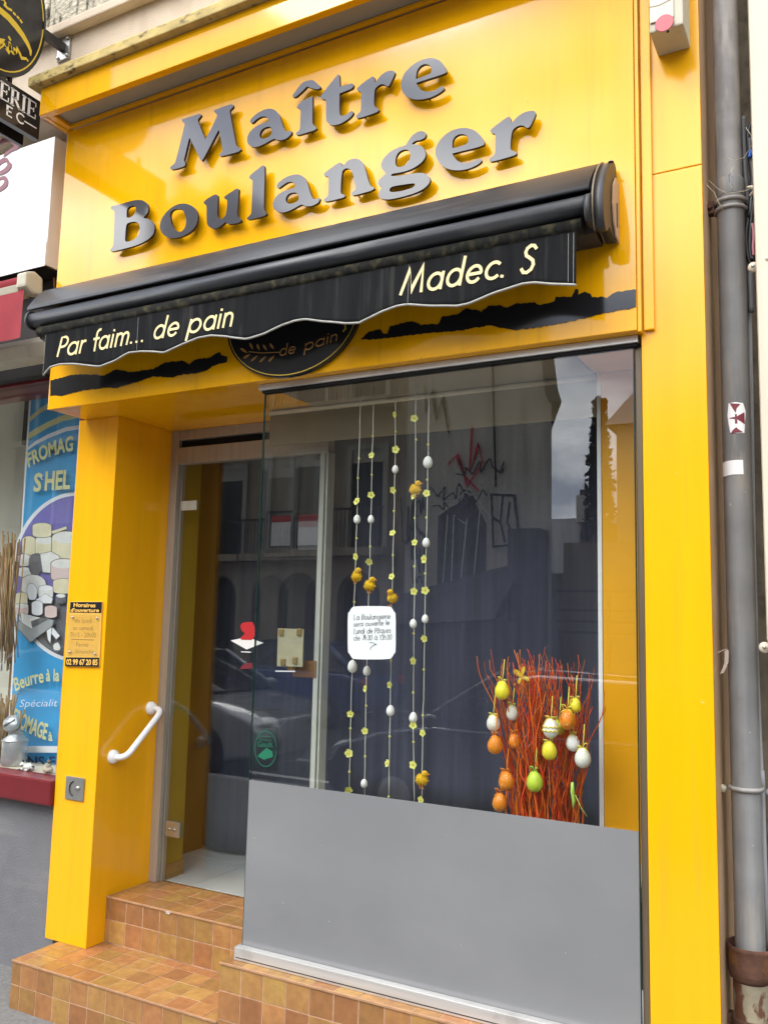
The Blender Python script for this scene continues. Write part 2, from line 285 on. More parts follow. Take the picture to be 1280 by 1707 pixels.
def sharp(prof, e=.0006):
    out_ = []
    for i, (r, h) in enumerate(prof):
        for j, sgn in ((i-1, 0), (i+1, 1)):
            if sgn == 1 and 0 < i: out_.append((r, h)) if j >= len(prof) else None
            if 0 <= j < len(prof):
                dr, dh = prof[j][0]-r, prof[j][1]-h; L_ = math.hypot(dr, dh)
                k = min(.4, e/L_) if L_ > 0 else 0
                out_.append((r+dr*k, h+dh*k))
    return [p for i, p in enumerate(out_) if i == 0 or p != out_[i-1]]
class MB:
    def __init__(s): s.v = []; s.f = []; s.sm = []
    def add(s, vs, fs, smooth=False):
        b = len(s.v); s.v += [tuple(x) for x in vs]
        for f in fs: s.f.append(tuple(i+b for i in f)); s.sm.append(smooth)
        return s
    def box(s, x0, x1, y0, y1, z0, z1):
        vs = [(x0,y0,z0),(x1,y0,z0),(x1,y1,z0),(x0,y1,z0),(x0,y0,z1),(x1,y0,z1),(x1,y1,z1),(x0,y1,z1)]
        return s.add(vs, [(0,3,2,1),(4,5,6,7),(0,1,5,4),(1,2,6,5),(2,3,7,6),(3,0,4,7)])
    def extrude_x(s, prof, x0, x1, smooth=False, cap=True):   # prof: closed list of (y, z)
        n = len(prof); vs = [(x0, y, z) for y, z in prof] + [(x1, y, z) for y, z in prof]
        s.add(vs, [(i, (i+1) % n, (i+1) % n + n, i+n) for i in range(n)], smooth)
        if cap: s.add(vs, [tuple(range(n-1, -1, -1)), tuple(range(n, 2*n))])
        return s
    def prism(s, poly, y0, y1):     # poly: closed list of (x, z)
        n = len(poly); vs = [(x, y0, z) for x, z in poly] + [(x, y1, z) for x, z in poly]
        s.add(vs, [(i, (i+1) % n, (i+1) % n + n, i+n) for i in range(n)])
        s.add(vs, [tuple(range(n-1, -1, -1)), tuple(range(n, 2*n))]); return s
    def tube(s, pts, r, n=8, smooth=True, cap=True):
        pts = [Vector(p) for p in pts]; rr = r if isinstance(r, (list, tuple)) else [r]*len(pts)
        rings = []; up = None
        for i, p in enumerate(pts):
            d = (pts[min(i+1, len(pts)-1)] - pts[max(i-1, 0)])
            d = d.normalized() if d.length > 1e-9 else Vector((0, 0, 1))
            if up is None: up = Vector((0, 0, 1)) if abs(d.z) < 0.9 else Vector((1, 0, 0))
            a = d.cross(up)
            if a.length < 1e-6: a = d.orthogonal()
            a.normalize(); b = d.cross(a).normalized(); up = -b if False else up
            rings.append([p + (a*math.cos(t) + b*math.sin(t))*rr[i] for t in [2*math.pi*k/n for k in range(n)]])
        vs = [q for ring in rings for q in ring]; fs = []
        for i in range(len(rings)-1):
            for k in range(n):
                fs.append((i*n+k, i*n+(k+1) % n, (i+1)*n+(k+1) % n, (i+1)*n+k))
        s.add(vs, fs, smooth)
        if cap: s.add(vs, [tuple(range(n-1, -1, -1)), tuple((len(rings)-1)*n+k for k in range(n))])
        return s
    def lathe(s, prof, c=(0,0,0), n=20, smooth=True, axis='z'):   # prof: (r, h)
        vs = []; fs = []
        for r, h in prof:
            for k in range(n):
                t = 2*math.pi*k/n; a, b = r*math.cos(t), r*math.sin(t)
                q = {'z': (a, b, h), 'y': (a, h, b), 'x': (h, a, b)}[axis]
                vs.append((c[0]+q[0], c[1]+q[1], c[2]+q[2]))
        for i in range(len(prof)-1):
            for k in range(n): fs.append((i*n+k, i*n+(k+1) % n, (i+1)*n+(k+1) % n, (i+1)*n+k))
        return s.add(vs, fs, smooth)
    def ball(s, c, rx, ry, rz, n=14, m=9, egg=0.0):
        prof_v = []; vs = []; fs = []
        for i in range(m+1):
            a = math.pi*i/m; z = math.cos(a); r = math.sin(a)*(1-egg*z)
            for k in range(n):
                t = 2*math.pi*k/n; vs.append((c[0]+rx*r*math.cos(t), c[1]+ry*r*math.sin(t), c[2]+rz*z))
        for i in range(m):
            for k in range(n): fs.append((i*n+k, (i+1)*n+k, (i+1)*n+(k+1) % n, i*n+(k+1) % n))
        return s.add(vs, fs, True)
    def flat(s, poly, y):      # one n-gon facing -Y; poly (x,z) any winding
        a = sum(poly[i][0]*poly[(i+1) % len(poly)][1]-poly[(i+1) % len(poly)][0]*poly[i][1] for i in range(len(poly)))
        if a < 0: poly = poly[::-1]
        return s.add([(x, y, z) for x, z in poly], [tuple(range(len(poly)))])
    def mesh(s, name, bevel=0.0, fix=True):
        me = bpy.data.meshes.new(name); me.from_pydata(s.v, [], s.f)
        me.polygons.foreach_set('use_smooth', s.sm)
        if fix or bevel:
            bm = bmesh.new(); bm.from_mesh(me)
            bmesh.ops.remove_doubles(bm, verts=bm.verts, dist=1e-6)
            if fix: bmesh.ops.recalc_face_normals(bm, faces=bm.faces)
            if bevel:
                es = [e for e in bm.edges if len(e.link_faces) == 2 and e.calc_face_angle(0) > 0.7]
                bmesh.ops.bevel(bm, geom=es, offset=bevel, segments=2, affect='EDGES', profile=0.6, clamp_overlap=True)
            bm.to_mesh(me); bm.free()
        return me
    def build(s, name, m, parent=None, bevel=0.0, fix=True):
        return link(name, s.mesh(name, bevel, fix), m, parent)
def box(name, m, parent, x0, x1, y0, y1, z0, z1, bevel=0.0):
    return MB().box(x0, x1, y0, y1, z0, z1).build(name, m, parent, bevel)

def chaikin(pts, it=2):
    for _ in range(it):
        q = []
        for i in range(len(pts)):
            a, b = pts[i], pts[(i+1) % len(pts)]
            q.append((a[0]*.78+b[0]*.22, a[1]*.78+b[1]*.22)); q.append((a[0]*.22+b[0]*.78, a[1]*.22+b[1]*.78))
        pts = q
    return pts
def outline_mesh(name, loops, y_mid, half):    # loops of (x, z): filled shape with holes, extruded in y
    cu = bpy.data.curves.new(name, 'CURVE'); cu.dimensions = '2D'; cu.fill_mode = 'BOTH'; cu.extrude = half
    for lp in loops:
        sp = cu.splines.new('POLY'); sp.points.add(len(lp)-1)
        for p, (x, z) in zip(sp.points, lp): p.co = (x, z, 0, 1)
        sp.use_cyclic_u = True
    o = bpy.data.objects.new(name, cu); COL.objects.link(o)
    dg = bpy.context.evaluated_depsgraph_get()
    me = bpy.data.meshes.new_from_object(o.evaluated_get(dg))
    bpy.data.objects.remove(o); bpy.data.curves.remove(cu)
    for v in me.vertices: v.co = (v.co.x, y_mid - v.co.z, v.co.y)
    me.name = name
    return me
_txt_cache = {}
def text_verts(s, bold=0.0):
    cu = bpy.data.curves.new('text', 'FONT'); cu.body = s; cu.size = 1.0; cu.offset = bold; cu.resolution_u = 3
    o = bpy.data.objects.new('text', cu); COL.objects.link(o)
    dg = bpy.context.evaluated_depsgraph_get()
    me = bpy.data.meshes.new_from_object(o.evaluated_get(dg))
    bpy.data.objects.remove(o); bpy.data.curves.remove(cu)
    vs = [(v.co.x, v.co.y) for v in me.vertices]; fs = [tuple(p.vertices) for p in me.polygons]
    bpy.data.meshes.remove(me)
    return vs, fs
def text_on(name, s, a, b, h, m, parent, Y, bold=0.02, bend=0.0, slant=0.0, maxx=None):
    """lettering from point a to b (Vectors on the plane Y), cap height h in metres"""
    vs, fs = text_verts(s, bold)
    x0 = min(v[0] for v in vs); x1 = max(v[0] for v in vs)
    u = Vector((b.x-a.x, 0, b.z-a.z)); Lw = u.length; u.normalize(); up = Vector((-u.z, 0, u.x))
    k = h/0.70
    pts = []
    for x, y in vs:
        t = (x-x0)/(x1-x0); d = Lw*t + slant*y*k
        ang = 0
        off = bend*(1-(2*t-1)**2)
        sl = math.atan2(bend*(-4*(2*t-1)), Lw)
        q = Vector((a.x, Y, a.z)) + u*(d - math.sin(sl)*y*k) + up*(off + math.cos(sl)*y*k)
        pts.append(q)
    me = bpy.data.meshes.new(name); me.from_pydata(pts, [], fs)
    return link(name, me, m, parent)

# ---- monoline letters (strokes), unit cap height
def arc(cx, cy, rx, ry, a0, a1, n=14):
    return [(cx+rx*math.cos(R(a0+(a1-a0)*i/n)), cy+ry*math.sin(R(a0+(a1-a0)*i/n))) for i in range(n+1)]
BOWL = arc(.31, .31, .31, .31, 0, 360, 22)
SG = {
 'a': ([BOWL, [(.62, 0), (.62, .62)]], .84), 'd': ([BOWL, [(.62, 0), (.62, 1.05)]], .84),
 'p': ([BOWL, [(0, -.36), (0, .62)]], .82), 'q': ([BOWL, [(.62, -.36), (.62, .62)]], .84),
 'b': ([BOWL, [(0, 0), (0, 1.05)]], .82), 'o': ([BOWL], .80),
 'g': ([BOWL, [(.62, .62), (.62, -.1)]+arc(.33, -.1, .29, .24, 0, -150, 8)], .84),
 'e': ([[(.02, .32), (.61, .32)]+arc(.31, .31, .30, .31, 4, 318, 20)], .80),
 'c': ([arc(.31, .31, .31, .31, 48, 312, 16)], .66),
 'r': ([[(0, 0), (0, .62)], arc(.22, .34, .22, .26, 180, 75, 8)], .40),
 'i': ([[(0, 0), (0, .62)], [(0, .84), (0, .86)]], .24), 'l': ([[(0, 0), (0, 1.05)]], .24),
 'f': ([[(.1, 0), (.1, .84)]+arc(.29, .84, .19, .2, 180, 80, 7), [(-.06, .6), (.30, .6)]], .38),
 'm': ([[(0, 0), (0, .62)], arc(.2, .40, .2, .22, 180, 0, 9)+[(.4, 0)], [(.4, .40)]+arc(.6, .40, .2, .22, 180, 0, 9)+[(.8, 0)]], 1.02),
 'n': ([[(0, 0), (0, .62)], arc(.22, .38, .22, .24, 180, 0, 10)+[(.44, 0)]], .66),
 'u': ([[(0, .62), (0, .24)]+arc(.22, .24, .22, .24, 180, 360, 10)+[(.44, .62)], [(.44, 0), (.44, .3)]], .66),
 'v': ([[(0, .62), (.22, 0), (.44, .62)]], .6), 's': ([[(.32, .54), (.18, .62), (.04, .52), (.06, .40), (.28, .26), (.32, .12), (.16, 0), (0, .08)]], .5),
 't': ([[(.1, .95), (.1, .1), (.2, 0), (.3, .04)], [(-.06, .62), (.28, .62)]], .42),
 'h': ([[(0, 0), (0, 1.05)], arc(.22, .38, .22, .24, 180, 0, 10)+[(.44, 0)]], .66),
 'P': ([[(0, 0), (0, 1), (.22, 1)]+arc(.22, .74, .27, .26, 90, -90, 10)+[(0, .48)]], .60),
 'M': ([[(0, 0), (.18, 1), (.47, .1), (.80, 1), (.95, 0)]], 1.16),
 'S': ([[(.46, .86), (.36, .97), (.22, 1.0), (.08, .92), (.04, .78), (.10, .64), (.26, .54), (.42, .42), (.48, .26), (.42, .09), (.26, 0), (.10, .03), (0, .16)]], .64),
 'L': ([[(0, 1), (0, 0), (.46, 0)]], .62), 'B': ([[(0, 0), (0, 1), (.2, 1)]+arc(.2, .76, .24, .24, 90, -90, 8)+[(0, .52)], [(.2, .52)]+arc(.22, .26, .28, .26, 90, -90, 8)+[(0, 0)]], .66),
 'E': ([[(.5, 1), (0, 1), (0, 0), (.5, 0)], [(0, .5), (.4, .5)]], .66), 'C': ([arc(.45, .5, .45, .5, 50, 310, 16)], .8),
 'D': ([[(0, 0), (0, 1), (.2, 1)]+arc(.2, .5, .5, .5, 90, -90, 12)+[(0, 0)]], .84), 'A': ([[(0, 0), (.35, 1), (.7, 0)], [(.12, .33), (.58, .33)]], .8),
 '7': ([[(0, 1), (.48, 1), (.16, 0)]], .6), '3': ([[(.02, .9), (.2, 1), (.4, .88), (.4, .7), (.2, .54), (.42, .40), (.44, .16), (.22, 0), (0, .1)]], .58),
 '0': ([arc(.25, .5, .25, .5, 0, 360, 18)], .62), '1': ([[(.02, .8), (.18, 1), (.18, 0)]], .38),
 '.': ([[(.02, .02), (.02, .04)]], .30), "'": ([[(.05, 1.0), (0, .8)]], .16), '-': ([[(0, .4), (.3, .4)]], .46), ' ': ([], .42),
}
def stroke_layout(s, track=0.0):
    x = 0; out = []
    for ch in s:
        base = {'à': 'a', 'â': 'a', 'é': 'e'}.get(ch, ch)
        st, adv = SG[base]
        for p in st: out.append([(x+q[0], q[1]) for q in p])
        if ch in 'à': out.append([(x+.2, .92), (x+.38, .76)])
        if ch in 'â': out.append([(x+.1, .76), (x+.3, .94), (x+.5, .76)])
        if ch in 'é': out.append([(x+.2, .76), (x+.4, .92)])
        x += adv + track
    return out, x-track
def ribbon(mb, pts, wd, place):
    n = len(pts); L_ = []; R_ = []
    for i in range(n):
        a = Vector(pts[max(i-1, 0)]); b = Vector(pts[min(i+1, n-1)]); d = b-a
        if d.length < 1e-9: d = Vector((1, 0))
        d.normalize(); nrm = Vector((-d.y, d.x)); p = Vector(pts[i])
        k = 1.0
        if 0 < i < n-1:
            d1 = (p-a).normalized() if (p-a).length > 1e-9 else d; c = abs(nrm.dot(Vector((-d1.y, d1.x)))); k = 1/max(c, .35)
        if i == 0: p = p - d*wd*.35
        if i == n-1: p = p + d*wd*.35
        L_.append(p+nrm*wd*.5*k); R_.append(p-nrm*wd*.5*k)
    vs = [place(q.x, q.y) for q in L_] + [place(q.x, q.y) for q in R_]
    mb.add(vs, [(i, i+n, i+1+n, i+1) for i in range(n-1)])
def stroke_text(name, s, a, b, h, wd, m, parent, place3, slant=0.0, track=0.04, jitter=0.0, fit=True, split=False):
    """place3(x_along, up) -> 3D; a..b positions along; h cap height"""
    lay, wtot = stroke_layout(s, track)
    sx = (b-a)/wtot if fit else h
    mb = MB()
    rnd = random.Random(len(s))
    if split:
        x = 0
        for ch in s:
            l1, _ = stroke_layout(ch); adv = SG[ch][1]; m1 = MB()
            for st in l1: ribbon(m1, [((q[0]+x)*sx+a+slant*q[1]*h, q[1]*h) for q in st], wd*h, place3)
            if l1: m1.build('letter', m, parent, fix=False)
            x += adv+track
        return
    for st in lay:
        jx, jy = rnd.uniform(-jitter, jitter), rnd.uniform(-jitter, jitter)
        ribbon(mb, [((x*sx + a + slant*y*h + jx*h), (y+jy)*h) for x, y in st], wd*h, place3)
    return mb.build(name, m, parent, fix=False)
def poly_px(pts, Y):            # list of photo points -> (x,z) on the plane Y
    return [((q := P(x, y, Y)).x, q.z) for x, y in pts]

# ================================================================== LARGE STRUCTURE
# ground
pv = MB().add([(-60,-3.75,0),(60,-3.75,0),(60,0.3,0),(-60,0.3,0)], [(0,1,2,3)]).build('pavement', M_pave); structure(pv)
rd = MB().add([(-120,-140,-.16),(120,-140,-.16),(120,-3.9,-.16),(-120,-3.9,-.16)], [(0,1,2,3)]).build('road', M_road); structure(rd)
kb = box('kerb', M_kerb, None, -60, 60, -3.9, -3.75, -.2, .004, .01); structure(kb)
pv2 = MB().box(-60, 60, -14.3, -12.3, -.3, -.03).build('far_pavement', M_pave); structure(pv2)
ln = MB().box(-30, 20, -6.12, -6.0, -.17, -.155).build('road_marking', M_roadpaint); structure(ln)

# wall of the building above the shop
fw = box('facade_wall', M_render, None, -6.0, -0.42, -.20, .25, 4.19, 8.5)
tag(fw, 'beige rendered upper wall above the yellow cornice', 'wall')
bandm = MB()
rs = random.Random(3)
for i in range(9):                                          # rough stones of the band over the shop
    x0 = -6.0+i*.62; 
    bandm = MB(); z0 = 4.82+rs.uniform(-.004, .004)
    bandm.box(x0+.004, x0+.616, -.238-rs.uniform(0, .008), -.2005, 4.627+rs.uniform(0, .003), 5.4)
    bandm.build('stone_block', M_stone, fw, .012)
MB().box(-6.0, -.42, -.258, -.2005, 4.577, 4.625).build('stone_ledge', M_render, fw, .008)

# ---- shopfront of the bakery
shop = thing('bakery_shopfront', 'bright yellow bakery shopfront with tall glass display window and recessed door', 'shopfront')
ZS = 2.637
for args in (((-3.375, -3.111, 0.0, .40, .197, ZS),), ):
    box('pilaster', M_yel2, shop, *args[0], .003)
box('pilaster', M_yel2, shop, -.600, -.402, -.19, -.172, .0, 3.172, .0025)
box('pilaster', M_yel2, shop, -.600, -.402, -.19, -.172, 3.175, 4.6, .0025)
box('pilaster_back', M_brownwall, shop, -.599, -.4055, -.1718, .32, 0, 4.6)
box('fascia_panel', M_yel, shop, -3.335, -.606, -.23, -.205, ZS, 4.03, .002)
box('fascia_box', M_yelmatte, shop, -3.33, -.6205, -.2045, .0, ZS+.027, 4.03)
box('soffit', M_yel, shop, -3.33, -.6005, -.2045, .40, ZS, ZS+.024)
box('corner_batten', M_yel2, shop, -.588, -.556, -.206, -.1905, ZS+.004, 4.6, .002)
box('corner_bead', M_yel2, shop, -.6055, -.5925, -.222, -.191, ZS-.004, 4.2, .003)
# cornice: fascia, frame under it, grey inset panel, weathered ledge
co = box('cornice', M_yel, shop, -3.352, -.59, -.386, -.366, 4.034, 4.172, .003)
box('cornice_return', M_yel, co, -3.352, -3.33, -.3655, -.2005, 4.034, 4.172, .002)
for a in ((-3.329, -.59, -.3655, -.349, 4.037, 4.052), (-3.329, -.59, -.2475, -.2305, 4.037, 4.052), (-3.329, -3.295, -.3485, -.248, 4.037, 4.052)):
    box('soffit_frame', M_yel2, co, *a, .0015)
box('soffit_panel', M_soffit, co, -3.32, -.59, -.36, -.232, 4.056, 4.066)
box('ledge', M_yelold, co, -3.40, -.58, -.425, -.2005, 4.1735, 4.222, .006)
box('flashing', M_brownwall, co, -3.375, -3.354, -.345, -.205, 4.04, 4.171)

# ---- display window
win = box('display_window', G_shop, shop, -2.117, -.632, -.170, -.162, .452, 2.608)
box('glass_edge', G_edge, win, -2.1205, -2.1172, -.1705, -.1615, .452, 2.608)
box('glass_edge', G_edge, win, -.6318, -.6285, -.1705, -.1615, .452, 2.608)
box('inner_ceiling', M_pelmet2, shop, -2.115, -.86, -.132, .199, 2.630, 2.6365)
box('satin_film', M_frost, win, -2.1165, -.632, -.1722, -.1704, .452, 1.063)
rl = MB().box(-2.14, -.612, -.186, -.140, 2.611, ZS-.001).build('head_rail', M_alu, win, .002)
box('rail_seal', M_gap, win, -2.125, -.615, -.180, -.150, 2.600, 2.6105)
ch = MB().box(-2.125, -.606, -.208, -.175, .4095, .456); ch.build('sill_channel', M_alu, win, .003)
box('channel_lip', M_alu, win, -2.125, -.606, -.155, -.125, .4095, .456, .003)
box('channel_seal', M_gap, win, -2.12, -.608, -.1748, -.1552, .4095, .451)
box('channel_end', M_alu, win, -2.128, -2.1255, -.207, -.126, .41, .4555)
MB().box(-2.12, -.608, -.2095, -.2083, .419, .4215).build('channel_slot', M_gap, win)
box('side_post', M_bronze, win, -.6275, -.6065, -.162, -.10, .41, 2.60, .002)
box('post_gap', M_gap, win, -.628, -.6008, -.0995, .05, .41, ZS-.001)
sp = MB(); sp.add([(-2.119,-.160,.456),(-2.165,.375,.456),(-2.165,.375,2.60),(-2.119,-.160,2.60)], [(0,1,2,3)])
sp.build('side_pane', G_door, win)

# ---- door
def zc(px, py, Y=.38): return P(px, py, Y).z
D = MB().box(-3.0595, -2.205, .396, .404, .412, zc(400, 767)).build('door', G_door, shop)
z0, z1, z2, z3 = zc(400, 766), zc(400, 737), zc(400, 724), ZS-.0005
box('door_jamb', M_aludoor, D, -3.1105, -3.062, .375, .43, .401, z3, .003)
box('door_jamb_stop', M_aludoor, D, -3.0615, -3.052, .405, .43, .401, z0, .002)
box('door_head', M_aludoor, D, -3.0615, -2.15, .375, .43, z0+.002, z1, .003)
box('head_slot', M_gap, D, -3.0615, -2.15, .40, .43, z1+.001, z2-.001)
box('head_top', M_aludoor, D, -3.0615, -2.15, .377, .43, z2, z3, .002)
for a in ((-2.194, -2.168, .375, .43), (-2.155, -2.146, .37, .43)):
    box('door_post', M_alulight, D, *a, .401, z0, .003)
def px_rect(x0, y0, x1, y1, Y):
    a, b = P(x0, y0, Y), P(x1, y1, Y); return a.x, b.x, min(a.z, b.z), max(a.z, b.z)
x0, x1, za, zb = px_rect(301, 851, 327, 834, .385)
box('hinge', M_alulight, D, x0, x1, .386, .3955, za, zb, .002)
x0, x1, za, zb = px_rect(276, 1394, 300, 1372, .385)
h2 = box('hinge', M_steel, D, x0, x1, .38, .3955, za, zb, .004)
MB().lathe([(0, .376), (.008, .376), (.008, .381)], ((x0+x1)/2-.016, 0, (za+zb)/2), 10, axis='y').build('screw', M_steel, h2)
MB().lathe([(0, .376), (.008, .376), (.008, .381)], ((x0+x1)/2+.016, 0, (za+zb)/2), 10, axis='y').build('screw', M_steel, h2)
hk = P(485, 1112, .36)
kn = MB().lathe([(0, -.045), (.018, -.04), (.022, -.02), (.012, -.005), (.03, 0)], (hk.x, .395, hk.z), 14, axis='y').build('door_knob', M_brass, D)
x0, x1, za, zb = px_rect(490, 1128, 530, 1102, .385)
box('lock_block', M_brown, D, x0, x1, .37, .3955, za, zb, .003)

M_nose = mat('terracotta_nosing', (0.40, 0.22, 0.115), 0.5, noise=(20, .2))
# ---- tiled steps and plinth
TS = .0965
TILE_CACHE = {}
def tile_mesh(sx, sy, sz):
    k = (round(sx, 4), round(sy, 4), round(sz, 4))
    if k not in TILE_CACHE:
        TILE_CACHE[k] = MB().box(-sx/2, sx/2, -sy/2, sy/2, -sz/2, sz/2).mesh('tile', .0012)
        TILE_CACHE[k].materials.append(M_tile)
    return TILE_CACHE[k]
rt = random.Random(11)
def tile(parent, x0, x1, y0, y1, z0, z1):
    g = .0019
    dims = [x1-x0, y1-y0, z1-z0]; thin = dims.index(min(dims))
    d = [v if i == thin else v-2*g for i, v in enumerate(dims)]
    o = bpy.data.objects.new('tile', tile_mesh(*d)); COL.objects.link(o); o.parent = parent
    o.location = ((x0+x1)/2, (y0+y1)/2, (z0+z1)/2)
    j = rt.uniform(-.0006, .0006)
    o.location[thin] += j
    o.rotation_euler = [rt.uniform(-.004, .004) for _ in range(3)]
    return o
def tiled_block(name, label, x0, x1, yf, yb, ztop, zbot, first=.1, skip=lambda x, y: False, maxrow=9):
    t = thing(name, label, 'step' if 'step' in name else 'plinth')
    th = .007
    MB().box(x0+.002, x1, yf+.0022, yb, zbot-.05, ztop-.0014).build('mortar_bed', M_grout, t)
    xs = [x0]; xs.append(x0+first)
    while xs[-1] < x1-.001: xs.append(min(xs[-1]+.1, x1))
    if xs[-1]-xs[-2] < .012: xs.pop(-2)
    ys = [yf]
    while ys[-1] < yb-.001: ys.append(min(ys[-1]+.1, yb))
    zs = [ztop-th]; zs.append(ztop-.1)
    while zs[-1] > zbot+.001: zs.append(max(zs[-1]-.1, zbot))
    for i in range(len(xs)-1):
        for j in range(min(len(ys)-1, maxrow)):
            if not skip(xs[i+1], ys[j]): tile(t, xs[i], xs[i+1], ys[j], ys[j+1], ztop-th, ztop)
        for k in range(len(zs)-1):
            if zs[k]-zs[k+1] > .012: tile(t, xs[i], xs[i+1], yf+.001, yf+th+.001, zs[k+1], zs[k])
    MB().box(x0+.001, x1-.001, yf-.0025, yf+.0020, ztop-.0085, ztop+.0008).build('nosing', M_nose, t, .002)
    return t
tiled_block('lower_step', 'lower ochre tiled step at pavement level under the yellow left pilaster', -3.287, -2.164, -.248, .112, .197, -.003, .058)
us_ = tiled_block('upper_step', 'upper ochre tiled step leading to the glass door', -3.1105, -2.135, .105, .43, .400, .197, .026)
tiled_block('window_plinth', 'ochre tiled plinth carrying the grey glass display window', -2.161, -.604, -.250, -.05, .409, 0.0, .1)
cpt = P(280, 1522, .1025)
cm_ = MB(); rch = random.Random(5)
ring_ = [(cpt.x+(.013+rch.uniform(-.004, .004))*math.cos(a), cpt.z+(.007+rch.uniform(-.002, .002))*math.sin(a)) for a in [2*math.pi*k/11 for k in range(11)]]
cm_.prism(ring_, .1010, .1035).build('chip', mat('raw_chip', (.50, .42, .36), .9, noise=(90, .3)), us_, .0006)
# ---- interior
it = box('interior_floor', M_fgrout, None, -4.2, -2.13, .431, 3.0, .36, .3965); structure(it)
for i in range(5):
    for j in range(6):
        x0 = -4.15+i*.42; y0 = .437+j*.42
        q = MB().box(x0+.002, min(x0+.418, -2.131), y0+.002, y0+.418, .39, .400)
        if x0+.1 < -2.131: q.build('floor_tile', M_ftile, it, .001)
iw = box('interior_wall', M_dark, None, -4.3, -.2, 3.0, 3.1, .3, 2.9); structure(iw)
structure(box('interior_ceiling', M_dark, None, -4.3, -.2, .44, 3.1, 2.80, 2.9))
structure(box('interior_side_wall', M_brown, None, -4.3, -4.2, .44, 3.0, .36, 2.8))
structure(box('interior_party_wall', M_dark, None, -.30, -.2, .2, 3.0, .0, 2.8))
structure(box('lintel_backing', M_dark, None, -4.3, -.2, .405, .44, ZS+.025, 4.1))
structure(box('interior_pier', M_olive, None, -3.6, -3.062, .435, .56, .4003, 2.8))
sk = box('pier_skirting', M_tile, None, -3.062, -3.052, .436, .5605, .4005, .47); structure(sk)
structure(box('interior_partition', M_brown, None, -3.34, -3.3, .5605, 1.0, .4003, 2.8))
# window floor and pelmet and yellow inner panel
wf = box('window_floor', M_pelmet, shop, -2.125, -.62, -.12, .62, .84, .87)
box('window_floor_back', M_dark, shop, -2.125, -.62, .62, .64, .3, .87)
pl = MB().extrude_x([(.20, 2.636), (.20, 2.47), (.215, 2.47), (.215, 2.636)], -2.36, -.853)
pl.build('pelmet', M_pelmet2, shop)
MB().tube([(-2.36, .192, 2.63-.012), (-.853, .192, 2.63-.012)], .010, 10).build('pelmet_rail', M_pelmet, shop)
yp = MB().box(-.835, -.60, .205, .235, .87, 2.636).build('inner_panel', M_yelmatte, shop, .002)
box('panel_edge', M_whitegl, yp, -.852, -.8355, .200, .238, .87, 2.60, .003)
# ---- navy curtains
def curtain(name, label, x0, x1, y, z0, z1, amp, wl, seed, xtra=0.0, group=None):
    r = random.Random(seed); nx, nz_ = 150, 14
    ph = [(r.uniform(.5, 1.6), r.uniform(0, 6.3), r.uniform(.3, 1)) for _ in range(5)]
    mb = MB(); vs = []
    for j in range(nz_+1):
        for i in range(nx+1):
            x = x0+(x1-x0)*i/nx; t = j/nz_
            d = sum(a*math.sin(x/wl*6.283*k+p+.4*t) for k, p, a in ph)/3
            vs.append((x, y+amp*d*(.55+.45*t)+xtra*(x-x0), z1+(z0-z1)*t))
    fs = [(j*(nx+1)+i, (j+1)*(nx+1)+i, (j+1)*(nx+1)+i+1, j*(nx+1)+i+1) for j in range(nz_) for i in range(nx)]
    mb.add(vs, fs, True); o = mb.build(name, M_navy, fix=False)
    sol = o.modifiers.new('thickness', 'SOLIDIFY'); sol.thickness = .004
    return tag(o, label, 'curtain')
curtain('curtain', 'dark navy curtain hanging behind the egg garlands in the display window', -2.10, -.935, .55, .875, 2.78, .035, .34, 5)
curtain('curtain', 'navy curtain hanging down to the pale floor behind the glass door', -3.27, -2.05, .955, .425, 2.78, .03, .5, 9)

# ---- neighbouring cheese shop (left)
ns = thing('cheese_shopfront', 'neighbouring cheese shop with white fascia, maroon window sill and grey wall base', 'shopfront')
box('wall_base', M_greywall, ns, -9, -3.377, .05, .30, 0, .785)
box('sill', M_maroon, ns, -9, -3.3775, -.02, .10, .785, .905, .012)
box('window_pane', G_shop, ns, -9, -3.40, .055, .063, .905, 3.05)
box('window_stile', M_maroon, ns, -3.400, -3.3765, .02, .10, .905, 3.0, .003)
box('window_head', M_maroon, ns, -9, -3.377, .045, .30, 2.885, 3.10, .004)
box('wall_pier', M_brownwall, ns, -3.66, -3.377, .0, .045, 2.90, 4.189)
box('wall_above', M_render, ns, -9, -3.66, .0, .045, 3.1, 4.189)
box('fascia', M_whitegl, ns, -9, -3.522, -.15, -.002, 3.415, 4.10, .004)
box('fascia_trim', M_whitegl, ns, -9, -3.5215, -.156, -.1505, 3.408, 3.535, .002)
box('fascia_underside', M_gap, ns, -9, -3.53, -.14, -.002, 3.405, 3.4148)
box('backdrop', M_backboard, ns, -9, -3.45, .70, .72, .905, 3.3)
box('shelf', M_pelmet, ns, -9, -3.40, .10, .70, .86, .905)
box('return_wall', M_backboard, ns, -3.44, -3.40, .105, .70, .9055, 3.3)
box('window_ceiling', M_backboard, ns, -9, -3.40, .305, .70, 3.05, 3.1)
for dz in (.10, .03):
    MB().lathe([(0, -.159), (.004, -.158), (.004, -.156)], (-3.54, 0, 3.43+dz), 8, axis='y').build('screw', M_steel, ns)
MB().tube([P(92,408,-.02), P(88,404,-.03), P(85,420,-.03), P(86,440,-.03), P(90,455,-.03), P(91,480,-.02)], .006, 6).build('cable', M_brownwall, ns)
